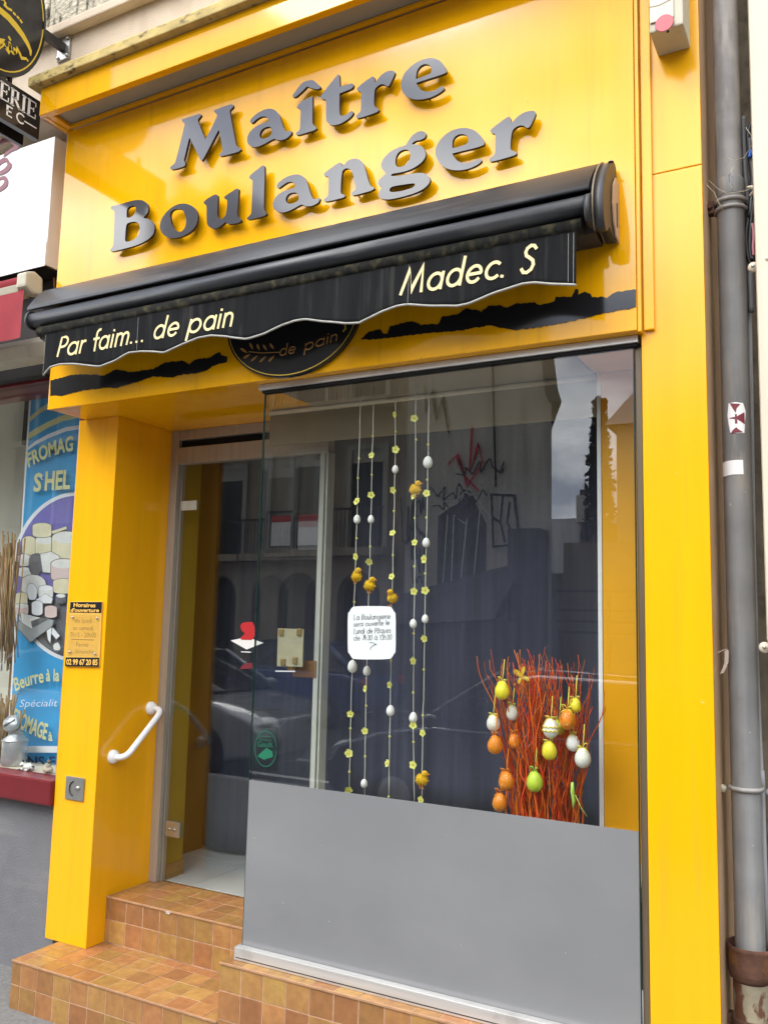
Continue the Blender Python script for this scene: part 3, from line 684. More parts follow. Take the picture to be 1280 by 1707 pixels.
# maroon lettering on the neighbour's fascia (only the last strokes show)
def flat_px(name, pts, Y, m, parent, it=2):
    return MB().flat(chaikin(poly_px(pts, Y), it), Y).build(name, m, parent, fix=False)
flat_px('letter_stroke', [(-8,238),(8,228),(22,229),(31,238),(31,248),(20,251),(12,257),(4,262),(8,254),(18,246),(24,244),(18,236),(6,238),(-8,246)], -.1535, M_maroonprint, ns)
flat_px('letter_stroke', [(-8,272),(4,262),(12,262),(16,270),(20,272),(18,280),(10,288),(-8,294),(-8,289),(8,280),(13,272),(8,268),(-8,280)], -.1535, M_maroonprint, ns)
flat_px('letter_stroke', [(-8,300),(4,292),(10,293),(14,300),(12,310),(2,318),(-8,322),(-8,316),(4,308),(8,300),(2,298),(-8,306)], -.1535, M_maroonprint, ns)
# red awning of the cheese shop
ra = thing('red_awning', 'rolled up red awning with cream rail below the white fascia', 'awning')
rx = -3.46
MB().tube([(-8, -.30, 3.255), (rx-.03, -.30, 3.255)], .035, 14).build('fabric_roll', M_redcloth, ra)
MB().extrude_x([(-.345, 3.235), (-.335, 3.20), (-.27, 3.19), (-.25, 3.25), (-.30, 3.225)], -8, rx-.01).build('front_rail', M_creamd, ra, .004)
MB().extrude_x([(-.35, 3.285), (-.30, 3.305), (-.25, 3.285), (-.245, 3.20), (-.30, 3.19), (-.35, 3.215)], rx-.012, rx+.055).build('end_cap', M_creamd, ra, .012)
vm = MB(); vs = []; nxx = 60
for j in range(7):
    for i in range(nxx+1):
        x = -5.0+(rx+.03+5.0)*i/nxx
        vs.append((x, -.335+.006*math.sin(x*21)*j/6, 3.215-.245*j/6))
vm.add(vs, [(j*(nxx+1)+i, (j+1)*(nxx+1)+i, (j+1)*(nxx+1)+i+1, j*(nxx+1)+i+1) for j in range(6) for i in range(nxx)], True)
v_ = vm.build('valance', M_redcloth, ra, fix=False)
MB().extrude_x([(-.22, 2.985), (-.20, 3.02), (-.10, 3.02), (-.05, 2.95), (-.08, 2.93), (-.18, 2.93)], -8, -3.40).build('awning_casing', M_creamd, ra, .006)
MB().box(-8, -3.38, -.02, .04, 2.90, 3.40).build('back_plate', M_dark, ra)

# ---- wall to the right with pipes
rw = box('side_wall', M_olwall, None, -.4045, 3.0, .19, .3, 0, 9); tag(rw, 'grey brown wall strip behind the drainpipe and cables', 'wall')

# ================================================================== OPPOSITE SIDE OF THE STREET (seen in the glass)
def opp(name, label, cat='building'): return thing(name, label, cat)
YO = -14.3
gb = opp('gable_building', 'tall grey cement gable wall with graffiti across the street')
def skewed(poly, y0, y1, dx):
    mb = MB(); n = len(poly); vs = [(x, y0, z) for x, z in poly]+[(x+dx, y1, z) for x, z in poly]
    mb.add(vs, [(i, (i+1) % n, (i+1) % n+n, i+n) for i in range(n)]); mb.add(vs, [tuple(range(n-1, -1, -1)), tuple(range(n, 2*n))]); return mb
skewed([(-8.75,-.2),(-5.44,-.2),(-5.44,6.32),(-5.75,9.2),(-8.75,9.9)], YO, YO-4, -1.7).build('wall', M_oppgrey, gb)
skewed([(-5.18,6.15),(-5.26,6.40),(-5.62,9.5),(-5.85,9.5),(-5.52,6.42),(-5.44,6.2)], YO+.15, YO-4, -1.7).build('verge', M_slate, gb)
MB().prism([(-7.95,2.4),(-6.85,2.4),(-6.85,3.75),(-7.2,4.35),(-7.95,3.95)], YO+.03, YO+.001).build('blocked_opening', M_slate, gb)
MB().tube([(-6.62, YO+.06, 4.5), (-6.80, YO+.06, 9.5)], .02, 6).build('cable', M_iron, gb)
def spray(m, lines, wd, parent=gb, Y=YO+.045):
    mb = MB()
    for ls in lines: ribbon(mb, ls, wd, lambda x, z: (x-.72, Y, z+.55))
    # faces towards the street (+Y)
    mb.f = [tuple(reversed(f)) for f in mb.f]
    return mb.build('graffiti', m, parent, fix=False)
rg = random.Random(4)
def squig(cx, cz, w_, h_, n, seed):
    r = random.Random(seed); pts = [(cx+w_*(i/(n-1)-.5)+r.uniform(-.12, .12)*w_, cz+r.uniform(-.5, .5)*h_) for i in range(n)]
    q = []
    for i in range(n-1):
        for k in range(5):
            t = k/5; t2 = t*t*(3-2*t); q.append((pts[i][0]+(pts[i+1][0]-pts[i][0])*t, pts[i][1]+(pts[i+1][1]-pts[i][1])*t2))
    return q
spray(M_graf2, [[(-6.75,4.6),(-6.55,4.0),(-6.2,4.5),(-6.3,4.9),(-6.5,4.3),(-6.45,5.3)],[(-7.0,4.5),(-6.8,4.7),(-6.6,4.2),(-6.3,3.9)]], .045)
spray(M_graf1, [squig(-6.2,4.4,1.1,.35,14,7), squig(-7.9,3.2,.4,1.3,14,8), squig(-7.6,2.6,.3,1.0,12,9)], .035)
spray(M_graf1, [squig(-6.9,3.9,.9,.35,12,1), squig(-6.45,3.75,.6,.3,9,2), squig(-6.9,3.6,.8,.2,9,3)], .03)
spray(M_graf1, [[(-6.0,3.8),(-5.95,2.7)],[(-6.02,3.8),(-5.5,3.75),(-5.42+.05,2.75),(-5.95,2.7)],[(-5.75,3.75),(-5.8,3.2),(-5.7,2.8)],[(-5.95,3.3),(-5.8,3.2)],[(-5.6,3.6),(-5.65,3.2),(-5.55,3.0)]], .05)
spray(M_graf3, [[(-7.1,1.6),(-7.0,3.4)],[(-6.9,1.6),(-6.85,3.4),(-6.6,3.2)],[(-6.7,1.7),(-6.55,3.3)],[(-6.4,1.8),(-6.25,3.6)],[(-7.2,3.4),(-6.5,3.95),(-6.0,3.3)]], .025, Y=YO+.05)
spray(M_graf1, [squig(-7.7,3.6-.5*i,.35,.4,7,20+i) for i in range(5)], .04)
spray(M_graf1, [[(-7.6,6.3),(-7.55,5.7),(-7.4,6.2),(-7.3,5.5),(-7.15,6.0),(-7.0,5.2)]], .04)
ah = opp('arcaded_house', 'pale stone house with arches and balconies across the street')
MB().box(-22, -8.9, YO-9, YO-.35, -.2, 10.6).build('wall', M_oppstone, ah)
MB().box(-22, -8.9, YO-.35, YO+.05, 10.2, 10.75).build('eaves', M_oppstone, ah)
for i in range(8):
    ax = -9.9-1.62*i
    q = MB(); n = 12
    arch = [(ax-.81, -.2), (ax-.55, -.2), (ax-.55, 2.2)] + [(ax-.55*math.cos(math.pi*k/n), 2.2+.55*math.sin(math.pi*k/n)) for k in range(1, n)] + [(ax+.55, 2.2), (ax+.55, -.2), (ax+.81, -.2), (ax+.81, 3.1), (ax-.81, 3.1)]
    q.prism(arch, YO, YO-.35).build('arch_pier', M_oppstone, ah)
    box('arch_recess', M_dark, ah, ax-.7, ax+.7, YO-.345, YO-.34, -.2, 2.9)
    for lv, (zb_, zt_) in enumerate(((3.3, 5.6), (6.7, 8.9))):
        wn = box('window', M_carglass, ah, ax-.42, ax+.42, YO-.345, YO-.33, zb_, zt_)
        MB().box(ax-.55, ax-.42, YO-.349, YO-.25, zb_, zt_+.12).box(ax+.42, ax+.55, YO-.349, YO-.25, zb_, zt_+.12).box(ax-.42, ax+.42, YO-.349, YO-.25, zt_, zt_+.12).build('window_frame', M_shut, wn)
        box('blind', M_shut, wn, ax-.42, ax+.42, YO-.32, YO-.30, zt_-.3, zt_)
        bc = box('balcony', M_oppstone, ah, ax-.78, ax+.78, YO-.349, YO+.35, zb_-.2, zb_-.02)
        rm = MB().box(ax-.76, ax+.76, YO+.30, YO+.33, zb_+.82, zb_+.87)
        for k in range(15): rm.box(ax-.74+.105*k-.008, ax-.74+.105*k+.008, YO+.305, YO+.325, zb_, zb_+.82)
        rm.build('railing', M_iron, bc)
for k in range(2):
    pz = box('estate_board', M_white, ah, -12.1+.75*k, -11.55+.75*k, YO+.34, YO+.35, 3.35, 4.05)
    box('board_band', M_red, pz, -12.1+.75*k, -11.55+.75*k, YO+.351, YO+.354, 3.9, 4.05)
tb = opp('tower_house', 'tall slate roofed house behind the arcaded house')
MB().prism([(-19.2,-.2),(-15.9,-.2),(-15.9,14.0),(-16.4,14.9),(-17.5,13.9),(-18.2,15.3),(-18.6,14.3),(-19.2,15.0)], YO-2.5, YO-8).build('wall', M_slate, tb)
sh = opp('low_shed', 'low dark shed below the graffiti wall', 'shed')
MB().box(-8.3, -5.9, YO+.01, YO+1.6, -.2, 1.75).build('wall', M_slate, sh)
MB().add([(-9.0,YO+1.7,1.55),(-6.0,YO+1.7,1.75),(-6.0,YO+.06,2.95),(-9.0,YO+.06,2.2)], [(0,1,2,3)]).build('roof', M_slate, sh)
MB().box(-6.15, -5.5, YO+.05, YO+.6, -.2, 3.55).build('chimney', M_slate, sh)
yw = box('yard_wall', M_shed, None, -5.2, -2.9, YO-.3, YO, -.2, 3.3); tag(yw, 'ochre grey yard wall across the street', 'wall')
yr = thing('yard_railing', 'dark iron railing in front of the yard wall', 'railing')
for z in (2.3, 1.95, 1.75, 1.55): MB().tube([(-5.0, YO+1.2, z), (-2.0, YO+1.2, z)], .025, 6).build('rail', M_iron, yr)
for k in range(4): MB().tube([(-5.0+k, YO+1.2, -.1), (-5.0+k, YO+1.2, 2.3)], .03, 6).build('post', M_iron, yr)
def house(name, label, x0, x1, y0, y1, ze, zr, wm, chim):
    t = opp(name, label)
    MB().box(x0, x1, y0, y1, -.2, ze).build('wall', wm, t)
    MB().add([(x0-.2,y1+.2,ze),(x1+.2,y1+.2,ze),(x1+.2,(y0+y1)/2,zr),(x0-.2,(y0+y1)/2,zr),(x0-.2,y0-.2,ze),(x1+.2,y0-.2,ze)], [(0,1,2,3),(3,2,5,4),(0,3,4),(1,5,2)]).build('roof', M_slate, t)
    for cx in chim:
        MB().box(cx-.3, cx+.3, (y0+y1)/2-.3, (y0+y1)/2+.3, zr-.6, zr+.75).build('chimney', M_white, t)
        box('chimney_pot', M_slate, t, cx-.2, cx+.2, (y0+y1)/2-.2, (y0+y1)/2+.2, zr+.75, zr+.95)
    return t
house('far_house', 'far house with slate roof and two pale chimneys', -10.2, -5.4, -30, -23, 3.2, 5.3, M_shed, (-8.1, -6.3))
house('far_house', 'far house with slate roof behind the evergreen tree', -5.2, -1.0, -30, -22, 3.4, 5.6, M_oppstone, (-2.2,))
house('corner_house', 'pale house with slate roof facing the right pilaster', -4.25, 9, -22, YO-.5, 5.7, 7.6, M_oppstone, (1.0, 5.0))
et = thing('evergreen_tree', 'tall dark evergreen tree across the street', 'tree')
MB().tube([(-4.8, -15.6, -.2), (-4.78, -15.6, 3), (-4.8, -15.6, 6.3)], [.16, .1, .02], 8).build('trunk', M_brown, et)
cm = MB(); rc = random.Random(2)
for _ in range(2200):
    t = rc.random()**.8; z = 1.2+5.3*t; r_ = (1-t)*.6*math.sqrt(rc.random())+.05; a = rc.uniform(0, 6.283)
    c = Vector((-4.8+r_*math.cos(a), -15.6+r_*math.sin(a), z)); s = .12
    u = Vector((rc.gauss(0,1), rc.gauss(0,1), rc.gauss(0,1))).normalized()*s; v = Vector((rc.gauss(0,1), rc.gauss(0,1), rc.gauss(0,1)-1)).normalized()*s
    cm.add([c, c+u, c+u*.6+v, c+v], [(0,1,2,3)])
cm.build('crown', M_darkgreen, et, fix=False)

for nm_, lab_, xa_, xb_, he_ in (('added_row_house', 'plain stone house added further along the street to cut sky light', 9.2, 19, 9.5), ('added_row_house', 'tall stone house added at the far end of the street to cut sky light', 19.2, 34, 11.5), ('added_row_house', 'long stone house added at the left end of the street to cut sky light', -46, -22.2, 10.5)):  # houses added to reduce the low sky light reaching the door reveal
    t = opp(nm_, lab_); box('wall', M_oppstone, t, xa_, xb_, YO-9, YO, -.2, he_)
    MB().add([(xa_,YO+.3,he_),(xb_,YO+.3,he_),(xb_,YO-4.5,he_+2.5),(xa_,YO-4.5,he_+2.5)], [(0,1,2,3)]).build('roof', M_slate, t)
    k = xa_+1.2
    while k < xb_-1:
        for zz in (1.0, 4.0, 7.0): box('window', M_carglass, t, k-.45, k+.45, YO-.02, YO+.03, zz, zz+1.7)
        k += 2.2
# unseen house added to shut off low sky light from the right
t = opp('added_end_house', 'pale unseen house added to close the street on the right'); box('wall', M_oppstone, t, 34.5, 44, -14, 8, -.2, 11)
for zz in (1.0, 4.0, 7.0):
    for yy_ in range(-12, 7, 3): box('window', M_carglass, t, 34.46, 34.52, yy_-.5, yy_+.5, zz, zz+1.7)
t = thing('next_building', 'cream rendered neighbouring house right of the drainpipe', 'building'); box('wall', M_render, t, 3.01, 30, .18, 8, 0, 10)
for k in range(8): box('window', M_carglass, t, 4.5+3*k, 5.6+3*k, .15, .19, 1.0, 3.0); box('window', M_carglass, t, 4.5+3*k, 5.6+3*k, .15, .19, 4.5, 6.5)
# parked cars
def car(label, x, y, zg, m, flip=1):
    t = thing('parked_car', label, 'car', 'cars parked in the street')
    def X(v): return x+flip*v
    # side profile (x along, z), lofted over the width with tumblehome
    body = [(-2.0,.32),(-2.05,.55),(-1.98,.85),(-1.75,.93),(-.95,.96),(.95,.95),(1.5,.86),(1.95,.70),(2.05,.5),(2.0,.30),(1.6,.22),(-1.6,.22)]
    cab = [(-1.85,.94),(-1.35,1.34),(-.9,1.43),(.0,1.45),(.35,1.40),(1.1,.945)]
    def loft(prof, secs, name, mm):
        n = len(prof); vs = []; fs = []
        for yy, k, zk in secs:
            vs += [(X(px_*k), y+yy, zg+(pz-.6)*zk+.6) for px_, pz in prof]
        for s in range(len(secs)-1):
            for i in range(n): fs.append((s*n+i, s*n+(i+1) % n, (s+1)*n+(i+1) % n, (s+1)*n+i))
        mb = MB().add(vs, fs, True); mb.add(vs[:n], [tuple(range(n))]); mb.add(vs[-n:], [tuple(range(n))])
        return mb.build(name, mm, t, .03)
    loft(body, [(-.86,.95,.93),(-.80,.99,.98),(-.5,1,1),(.5,1,1),(.80,.99,.98),(.86,.95,.93)], 'body', m)
    loft(cab, [(-.76,.98,.94),(-.62,1,1),(.62,1,1),(.76,.98,.94)], 'glazing', M_carglass)
    roof = [(-1.36,1.345),(-.9,1.445),(0,1.468),(.38,1.41),(.36,1.39),(0,1.445),(-.9,1.42),(-1.34,1.32)]
    loft(roof, [(-.66,.98,.995),(-.55,1,1),(.55,1,1),(.66,.98,.995)], 'roof', m)
    for sy in (-1, 1):
        MB().tube([(X(1.12), y+sy*.72, zg+.95), (X(.38), y+sy*.63, zg+1.41)], .03, 6).build('windscreen_pillar', m, t)
        MB().tube([(X(-.35), y+sy*.765, zg+.95), (X(-.35), y+sy*.64, zg+1.43)], .035, 6).build('door_pillar', m, t)
        MB().tube([(X(-1.75), y+sy*.72, zg+.95), (X(-1.3), y+sy*.62, zg+1.36)], .06, 6).build('rear_pillar', m, t)
        MB().ball((X(1.9), y+sy*.62, zg+.66), .12, .17, .07).build('headlight', M_lamp, t)
        MB().ball((X(-1.98), y+sy*.66, zg+.78), .07, .14, .09).build('tail_light', M_tail, t)
        MB().ball((X(.92), y+sy*.92, zg+1.0), .09, .07, .06).build('mirror', m, t)
        for wx in (-1.28, 1.27):
            wh = MB().lathe([(.18,-.09),(.29,-.10),(.315,-.07),(.315,.07),(.29,.10),(.18,.09)], (X(wx), y+sy*.80, zg+.315), 20, axis='y').build('wheel', M_tyre, t)
            MB().lathe([(0,-.07),(.10,-.085),(.19,-.08),(.19,.08),(.10,.085),(0,.07)], (X(wx), y+sy*.80, zg+.315), 16, axis='y').build('rim', M_steel, wh)
    return t
car('silver parked car reflected in the glass door', -7.9, -5.0, -.16, M_carA, 1)
car('dark blue parked car across the street', -9.4, -11.0, -.16, M_carB, -1)
car('black parked car standing at the near kerb', -2.4, -5.2, -.16, M_carC, -1)

# ================================================================== OBJECTS ON THE SHOPFRONT
# ---- raised letters of the shop sign; each outline in the grid (ox, oy, scale) it was surveyed in
YL = -.266
LET = [
 ('M', 275, 160, 9.143, [[(258,352),(275,345),(520,265),(548,273),(545,300),(500,352),(510,400),(612,655),(618,655),(800,300),(790,272),(748,236),(745,215),(765,205),(1000,116),(1040,126),(1036,165),(985,212),(990,260),(1080,740),(1100,765),(1150,790),(1160,812),(1120,845),(860,915),(832,908),(825,885),(875,840),(878,800),(824,512),(816,512),(570,985),(545,980),(378,632),(370,632),(298,930),(285,975),(310,1010),(310,1045),(290,1070),(110,1120),(78,1105),(80,1075),(150,1020),(165,985),(300,440),(300,410),(275,395),(262,375)]]),
 ('a', 405, 120, 9.143, [[(105,745),(125,700),(230,610),(350,555),(430,548),(510,585),(560,660),(600,800),(640,890),(680,905),(730,885),(745,905),(730,950),(660,1010),(580,1035),(510,1025),(475,1005),(300,1105),(200,1140),(120,1135),(70,1080),(60,1010),(90,920),(170,840),(300,775),(395,745),(380,700),(340,670),(280,672),(210,710),(150,770),(120,775)], [(250,965),(265,900),(310,850),(380,825),(420,830),(440,880),(440,930),(400,980),(330,1010),(275,1008)]]),
 ('i', 405, 120, 9.143, [[(815,530),(880,450),(1050,360),(1062,375),(1055,760),(1070,800),(1120,835),(1120,860),(1080,885),(850,955),(810,955),(805,925),(860,880),(870,840),(880,580),(870,560),(830,545)], [(750,370),(760,340),(870,190),(930,140),(1050,110),(1100,140),(1180,210),(1180,240),(1130,260),(1060,245),(980,213),(970,217),(900,290),(810,370),(775,380)]]),
 ('t', 530, 90, 9.143, [[(35,650),(60,610),(180,450),(300,305),(325,300),(332,490),(338,490),(500,440),(540,445),(540,490),(510,525),(332,592),(328,600),(325,880),(340,930),(390,940),(450,905),(500,860),(535,865),(535,910),(470,980),(340,1060),(220,1085),(150,1050),(120,990),(130,680),(60,685)]]),
 ('r', 530, 90, 9.143, [[(590,515),(700,420),(840,325),(860,350),(863,425),(870,430),(960,310),(1050,255),(1130,240),(1175,265),(1170,300),(1090,470),(1065,490),(1030,470),(990,450),(930,465),(875,515),(860,560),(850,760),(870,800),(925,825),(930,855),(890,885),(620,975),(580,965),(575,935),(640,880),(655,840),(660,590),(645,570),(600,555)]]),
 ('e', 640, 80, 9.143, [[(945,378),(955,345),(920,260),(850,180),(760,145),(670,145),(560,175),(430,250),(320,360),(265,470),(255,580),(290,680),(370,750),(480,780),(600,775),(720,745),(830,690),(910,630),(920,600),(895,575),(860,585),(780,640),(690,660),(600,655),(540,610),(500,542),(498,525),(505,520)], [(488,465),(490,400),(510,320),(560,260),(620,235),(680,245),(720,290),(725,350),(700,390),(495,467)]]),
 ('B', 175, 320, 8.0, [[(75,205),(85,185),(180,165),(330,120),(430,100),(500,105),(560,145),(580,200),(570,270),(512,338),(520,345),(600,360),(650,420),(665,490),(640,570),(560,640),(430,705),(250,755),(110,790),(70,790),(65,770),(100,735),(115,690),(130,260),(115,240),(80,225)], [(288,328),(290,230),(320,190),(380,178),(415,190),(410,260),(380,310),(330,340),(300,340)], [(265,650),(280,440),(310,405),(390,390),(440,405),(465,450),(465,530),(430,600),(350,650),(290,662)]]),
 ('o', 175, 320, 8.0, [[(730,440),(750,360),(810,270),(900,190),(1000,150),(1090,150),(1180,190),(1230,260),(1240,360),(1210,450),(1140,530),(1030,590),(930,615),(840,605),(770,560),(735,500)], [(865,300),(885,250),(930,222),(990,220),(1040,240),(1070,300),(1088,390),(1070,470),(1020,530),(960,525),(910,480),(880,400)]]),
 ('u', 330, 270, 9.143, [[(80,610),(130,560),(250,490),(290,490),(305,520),(290,780),(300,840),(340,870),(390,850),(430,790),(450,580),(430,565),(395,545),(410,515),(500,455),(590,395),(620,405),(620,440),(595,780),(605,830),(660,870),(660,900),(610,925),(470,945),(440,930),(420,905),(350,970),(280,1010),(210,1010),(150,970),(130,900),(135,660),(100,640)]]),
 ('l', 330, 270, 9.143, [[(780,225),(800,190),(900,110),(990,40),(1020,60),(1000,690),(1010,730),(1045,770),(1040,800),(990,825),(780,875),(750,870),(745,850),(800,800),(815,760),(835,290),(825,270),(785,245)]]),
 ('a', 450, 250, 7.111, [[(78,420),(95,385),(180,320),(280,285),(350,285),(410,320),(445,390),(480,520),(510,575),(545,580),(585,560),(595,580),(570,625),(500,660),(430,665),(395,650),(370,640),(250,710),(160,738),(95,735),(45,695),(30,645),(50,575),(110,510),(200,470),(300,440),(295,400),(265,372),(210,375),(150,415),(105,450),(85,445)], [(185,590),(195,545),(230,510),(290,497),(330,510),(345,560),(330,600),(280,630),(225,635),(195,615)]]),
 ('n', 450, 250, 7.111, [[(635,285),(660,255),(820,140),(850,150),(855,195),(920,120),(990,92),(1060,105),(1110,160),(1140,260),(1170,380),(1195,425),(1235,440),(1230,465),(1180,485),(1000,535),(970,530),(960,505),(1005,475),(1020,440),(985,290),(960,230),(920,210),(880,220),(850,260),(835,490),(845,515),(890,530),(885,555),(830,572),(670,610),(635,600),(635,580),(680,550),(695,510),(695,320),(680,310),(645,305)]]),
 ('g', 620, 200, 9.143, [[(510,385),(560,300),(620,220),(700,170),(760,160),(815,180),(825,230),(800,270),(740,300),(660,310),(605,355),(620,365),(700,370),(780,410),(820,490),(815,560),(760,640),(650,720),(520,775),(400,800),(320,810),(285,835),(300,850),(400,845),(560,820),(700,800),(800,805),(870,850),(890,910),(860,980),(780,1050),(640,1115),(450,1170),(280,1205),(180,1205),(110,1180),(95,1120),(130,1050),(160,1020),(110,1000),(85,960),(110,900),(210,820),(200,795),(150,740),(135,670),(170,580),(270,480),(400,410)], [(355,640),(365,550),(410,480),(480,445),(545,445),(585,490),(585,570),(545,650),(470,705),(400,715),(365,690)], [(265,1070),(280,1025),(340,1000),(480,980),(610,960),(660,965),(650,1000),(600,1035),(450,1080),(330,1095),(280,1090)]]),
 ('e', 715, 170, 6.737, [[(620,488),(622,440),(580,370),(510,310),(420,285),(330,290),(220,330),(130,410),(75,500),(70,580),(100,660),(160,725),(250,760),(350,765),(450,745),(540,705),(590,665),(590,640),(565,630),(530,650),(450,682),(380,685),(320,660),(280,610),(263,578),(268,572)], [(262,512),(263,430),(295,380),(345,355),(400,358),(440,390),(445,440),(420,470),(350,495),(270,515)]]),
 ('r', 715, 170, 6.737, [[(685,315),(720,280),(890,155),(915,165),(920,240),(1000,150),(1090,100),(1180,92),(1200,115),(1190,160),(1130,280),(1100,290),(1060,260),(1010,258),(950,295),(925,350),(910,510),(925,540),(980,555),(985,580),(950,600),(700,670),(675,655),(680,630),(730,595),(745,560),(750,355),(700,345)]]),
]
sign = thing('shop_sign', 'raised dark grey letters reading Maître Boulanger on the yellow fascia', 'sign')
LET_SRC = []
for ch, ox, oy, k, loops in LET:
    lp = [chaikin([((q := P(ox+x/k, oy+y/k, YL)).x, q.z) for x, y in l], 2) for l in loops]
    # body of the letter (black edge) with the lacquered face a hair in front
    o = link('letter', outline_mesh('letter', lp, YL+.0062, .0057), M_lettedge, sign)
    o['label'] = 'raised letter ' + ('î' if ch == 'i' else ch)
    fc = link('letter_face', outline_mesh('letter_face', lp, YL, .0004), M_letter, o)
    xs = [p[0] for p in lp[0]]; zs = [p[1] for p in lp[0]]
    pb = MB(); rp = random.Random(int(ox*7+xs[0]*100))
    # two stand-off pins from inside the letter strokes
    cand = sorted(lp[0], key=lambda p: p[1])
    for (qx, qz) in (cand[2],):
        cx, cz = sum(xs)/len(xs), sum(zs)/len(zs)
        px_, pz_ = qx+(cx-qx)*.10, qz+(cz-qz)*.22
        pb.tube([(px_, YL+.012, pz_), (px_, -.2295, pz_)], .0035, 6)
    pb.build('pin', M_lettedge, o)

# ---- awning over the window
aw = thing('awning_cassette', 'black awning cassette with scalloped valance reading Par faim de pain, Madec S', 'awning')
XA0, XA1 = -3.365, -.708
hood = [(-.236,3.226),(-.285,3.205),(-.34,3.16),(-.39,3.105),(-.4185,3.066),(-.4195,3.058),(-.415,3.052),(-.385,3.062),(-.33,3.10),(-.236,3.12)]
hood = chaikin(hood[:4]+[hood[4]]*3+hood[5:], 2)
hm = MB(); n_ = len(hood)
# the left end of the hood is cut back towards its lip
vsl = [(XA0 + (.075 if y < -.38 else .075*max(0, (-.236-y)/.18)), y, z) for y, z in hood]; vsr = [(XA1, y, z) for y, z in hood]
hm.add(vsl+vsr, [(i, (i+1) % n_, (i+1) % n_+n_, i+n_) for i in range(n_)], True); hm.add(vsl, [tuple(range(n_-1, -1, -1))]); hm.add(vsr, [tuple(range(n_))])
hm.build('hood', M_awn, aw)
barp = [(-.372,3.046),(-.40,3.044),(-.417,3.036),(-.426,3.022),(-.428,3.006),(-.424,2.992),(-.414,2.981),(-.398,2.976),(-.36,2.976),(-.345,2.99),(-.345,3.03)]
MB().extrude_x(chaikin(barp, 2), -3.275, XA1-.012, smooth=True).build('front_bar', M_awn, aw)
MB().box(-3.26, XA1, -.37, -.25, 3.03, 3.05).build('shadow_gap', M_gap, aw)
# left end cap of the bar
MB().extrude_x(chaikin([(y*1.01, 3.01+(z-3.01)*1.2) for y, z in barp], 2), -3.288, -3.2755, smooth=True).build('bar_cap', M_awn_dk, aw)
MB().extrude_x(chaikin([(y*1.012, 3.01+(z-3.01)*1.5-.015) for y, z in barp], 2), XA1-.0118, XA1+.0055, smooth=True).build('bar_cap', M_awn_dk, aw)
# roll of mouldy cloth showing under the bar
MB().extrude_x(chaikin([(-.352,2.976),(-.392,2.9755),(-.405,2.968),(-.410,2.953),(-.406,2.937),(-.392,2.928),(-.36,2.93),(-.345,2.95)], 2), -3.235, XA1-.028, smooth=True).build('cloth_roll', M_fabtop, aw)
MB().extrude_x([(-.30,2.99),(-.345,2.97),(-.33,2.945),(-.28,2.935),(-.236,2.935),(-.236,3.11),(-.30,3.09)], -3.30, XA1-.002).build('housing', M_awn_dk, aw, .004)
# right end cap: two lobes, a bracket plate against the wall
ecp = [(-.232,3.195),(-.26,3.208),(-.295,3.196),(-.34,3.155),(-.38,3.105),(-.405,3.055),(-.412,3.0),(-.405,2.955),(-.388,2.928),(-.362,2.925),(-.338,2.955),(-.30,2.945),(-.232,2.925)]
MB().extrude_x(chaikin([(y-.004, z+.004) for y, z in ecp], 2), XA1+.006, XA1+.013, smooth=True).build('end_flange', M_bronze, aw)
MB().extrude_x(chaikin(ecp, 2), XA1+.0135, -.664, smooth=True).build('end_cap', M_awn_dk, aw)
MB().extrude_x([(-.232,3.14),(-.27,3.15),(-.30,3.11),(-.31,3.04),(-.295,2.98),(-.27,2.945),(-.232,2.935)], -.6635, -.656).build('end_plate', M_brownwall, aw, .004)
MB().box(-.6558, -.6535, -.275, -.262, 2.98, 3.06).build('plate_slot', M_awn_dk, aw, .001)
MB().lathe([(0, .004), (.008, .004), (.010, .0)], (XA1+.042, -.300, 3.190), 10).build('screw', M_steel, aw)
# valance cloth with wavy hem
YV = -.398
hem_px = [(72,626),(78,618),(85,612),(102,607),(120,606),(145,608),(165,610),(190,601),(215,588),(235,585),(255,586),(275,588),(300,578),(330,563),(352,559),(375,560),(392,563),(410,565),(440,555),(470,540),(490,534),(510,532),(540,536),(575,539),(600,538),(620,529),(640,519),(662,511),(680,508),(720,509),(760,509),(780,505),(800,498),(825,487),(850,478),(870,472),(890,470),(925,473),(961,476)]
hem = poly_px(hem_px, YV)
def hem_z(x):
    for (xa, za_), (xb, zb_) in zip(hem, hem[1:]):
        if xa <= x <= xb: return za_+(zb_-za_)*(x-xa)/(xb-xa)
    return hem[0][1] if x < hem[0][0] else hem[-1][1]
def vy(x, z):
    t = max(0, min(1, (2.94-z)/.2))
    return YV + t*(.006*math.sin(x*7.0+.6+z*3)+.0035*math.sin(x*19+z*9)+.002*math.sin(x*43+1-z*14))
vx0, vx1 = hem[0][0], hem[-1][0]
NX, NZ = 260, 10
vs = []
for j in range(NZ+1):
    for i in range(NX+1):
        x = vx0+(vx1-vx0)*i/NX; zb_ = hem_z(x); z = 2.945+(zb_-2.945)*j/NZ
        vs.append((x, vy(x, z), z))
vmb = MB().add(vs, [(j*(NX+1)+i, (j+1)*(NX+1)+i, (j+1)*(NX+1)+i+1, j*(NX+1)+i+1) for j in range(NZ) for i in range(NX)], True)
val = vmb.build('valance', M_fabric, aw, fix=False)
sd = val.modifiers.new('thickness', 'SOLIDIFY'); sd.thickness = .0015; sd.offset = -1
hp = [(vx0+(vx1-vx0)*i/160) for i in range(161)]
MB().tube([(x, vy(x, hem_z(x))-.0005, hem_z(x)) for x in hp], .0042, 6).build('hem_piping', M_piping, val)
def seam(x, wd=.0012):
    mb = MB(); pts = [(x, 2.925-.01*k) for k in range(60) if 2.925-.01*k > hem_z(x)]
    ribbon(mb, pts, wd, lambda a, b: (a, vy(a, b)-.0022, b)); mb.build('seam_stitching', M_piping, val, fix=False)
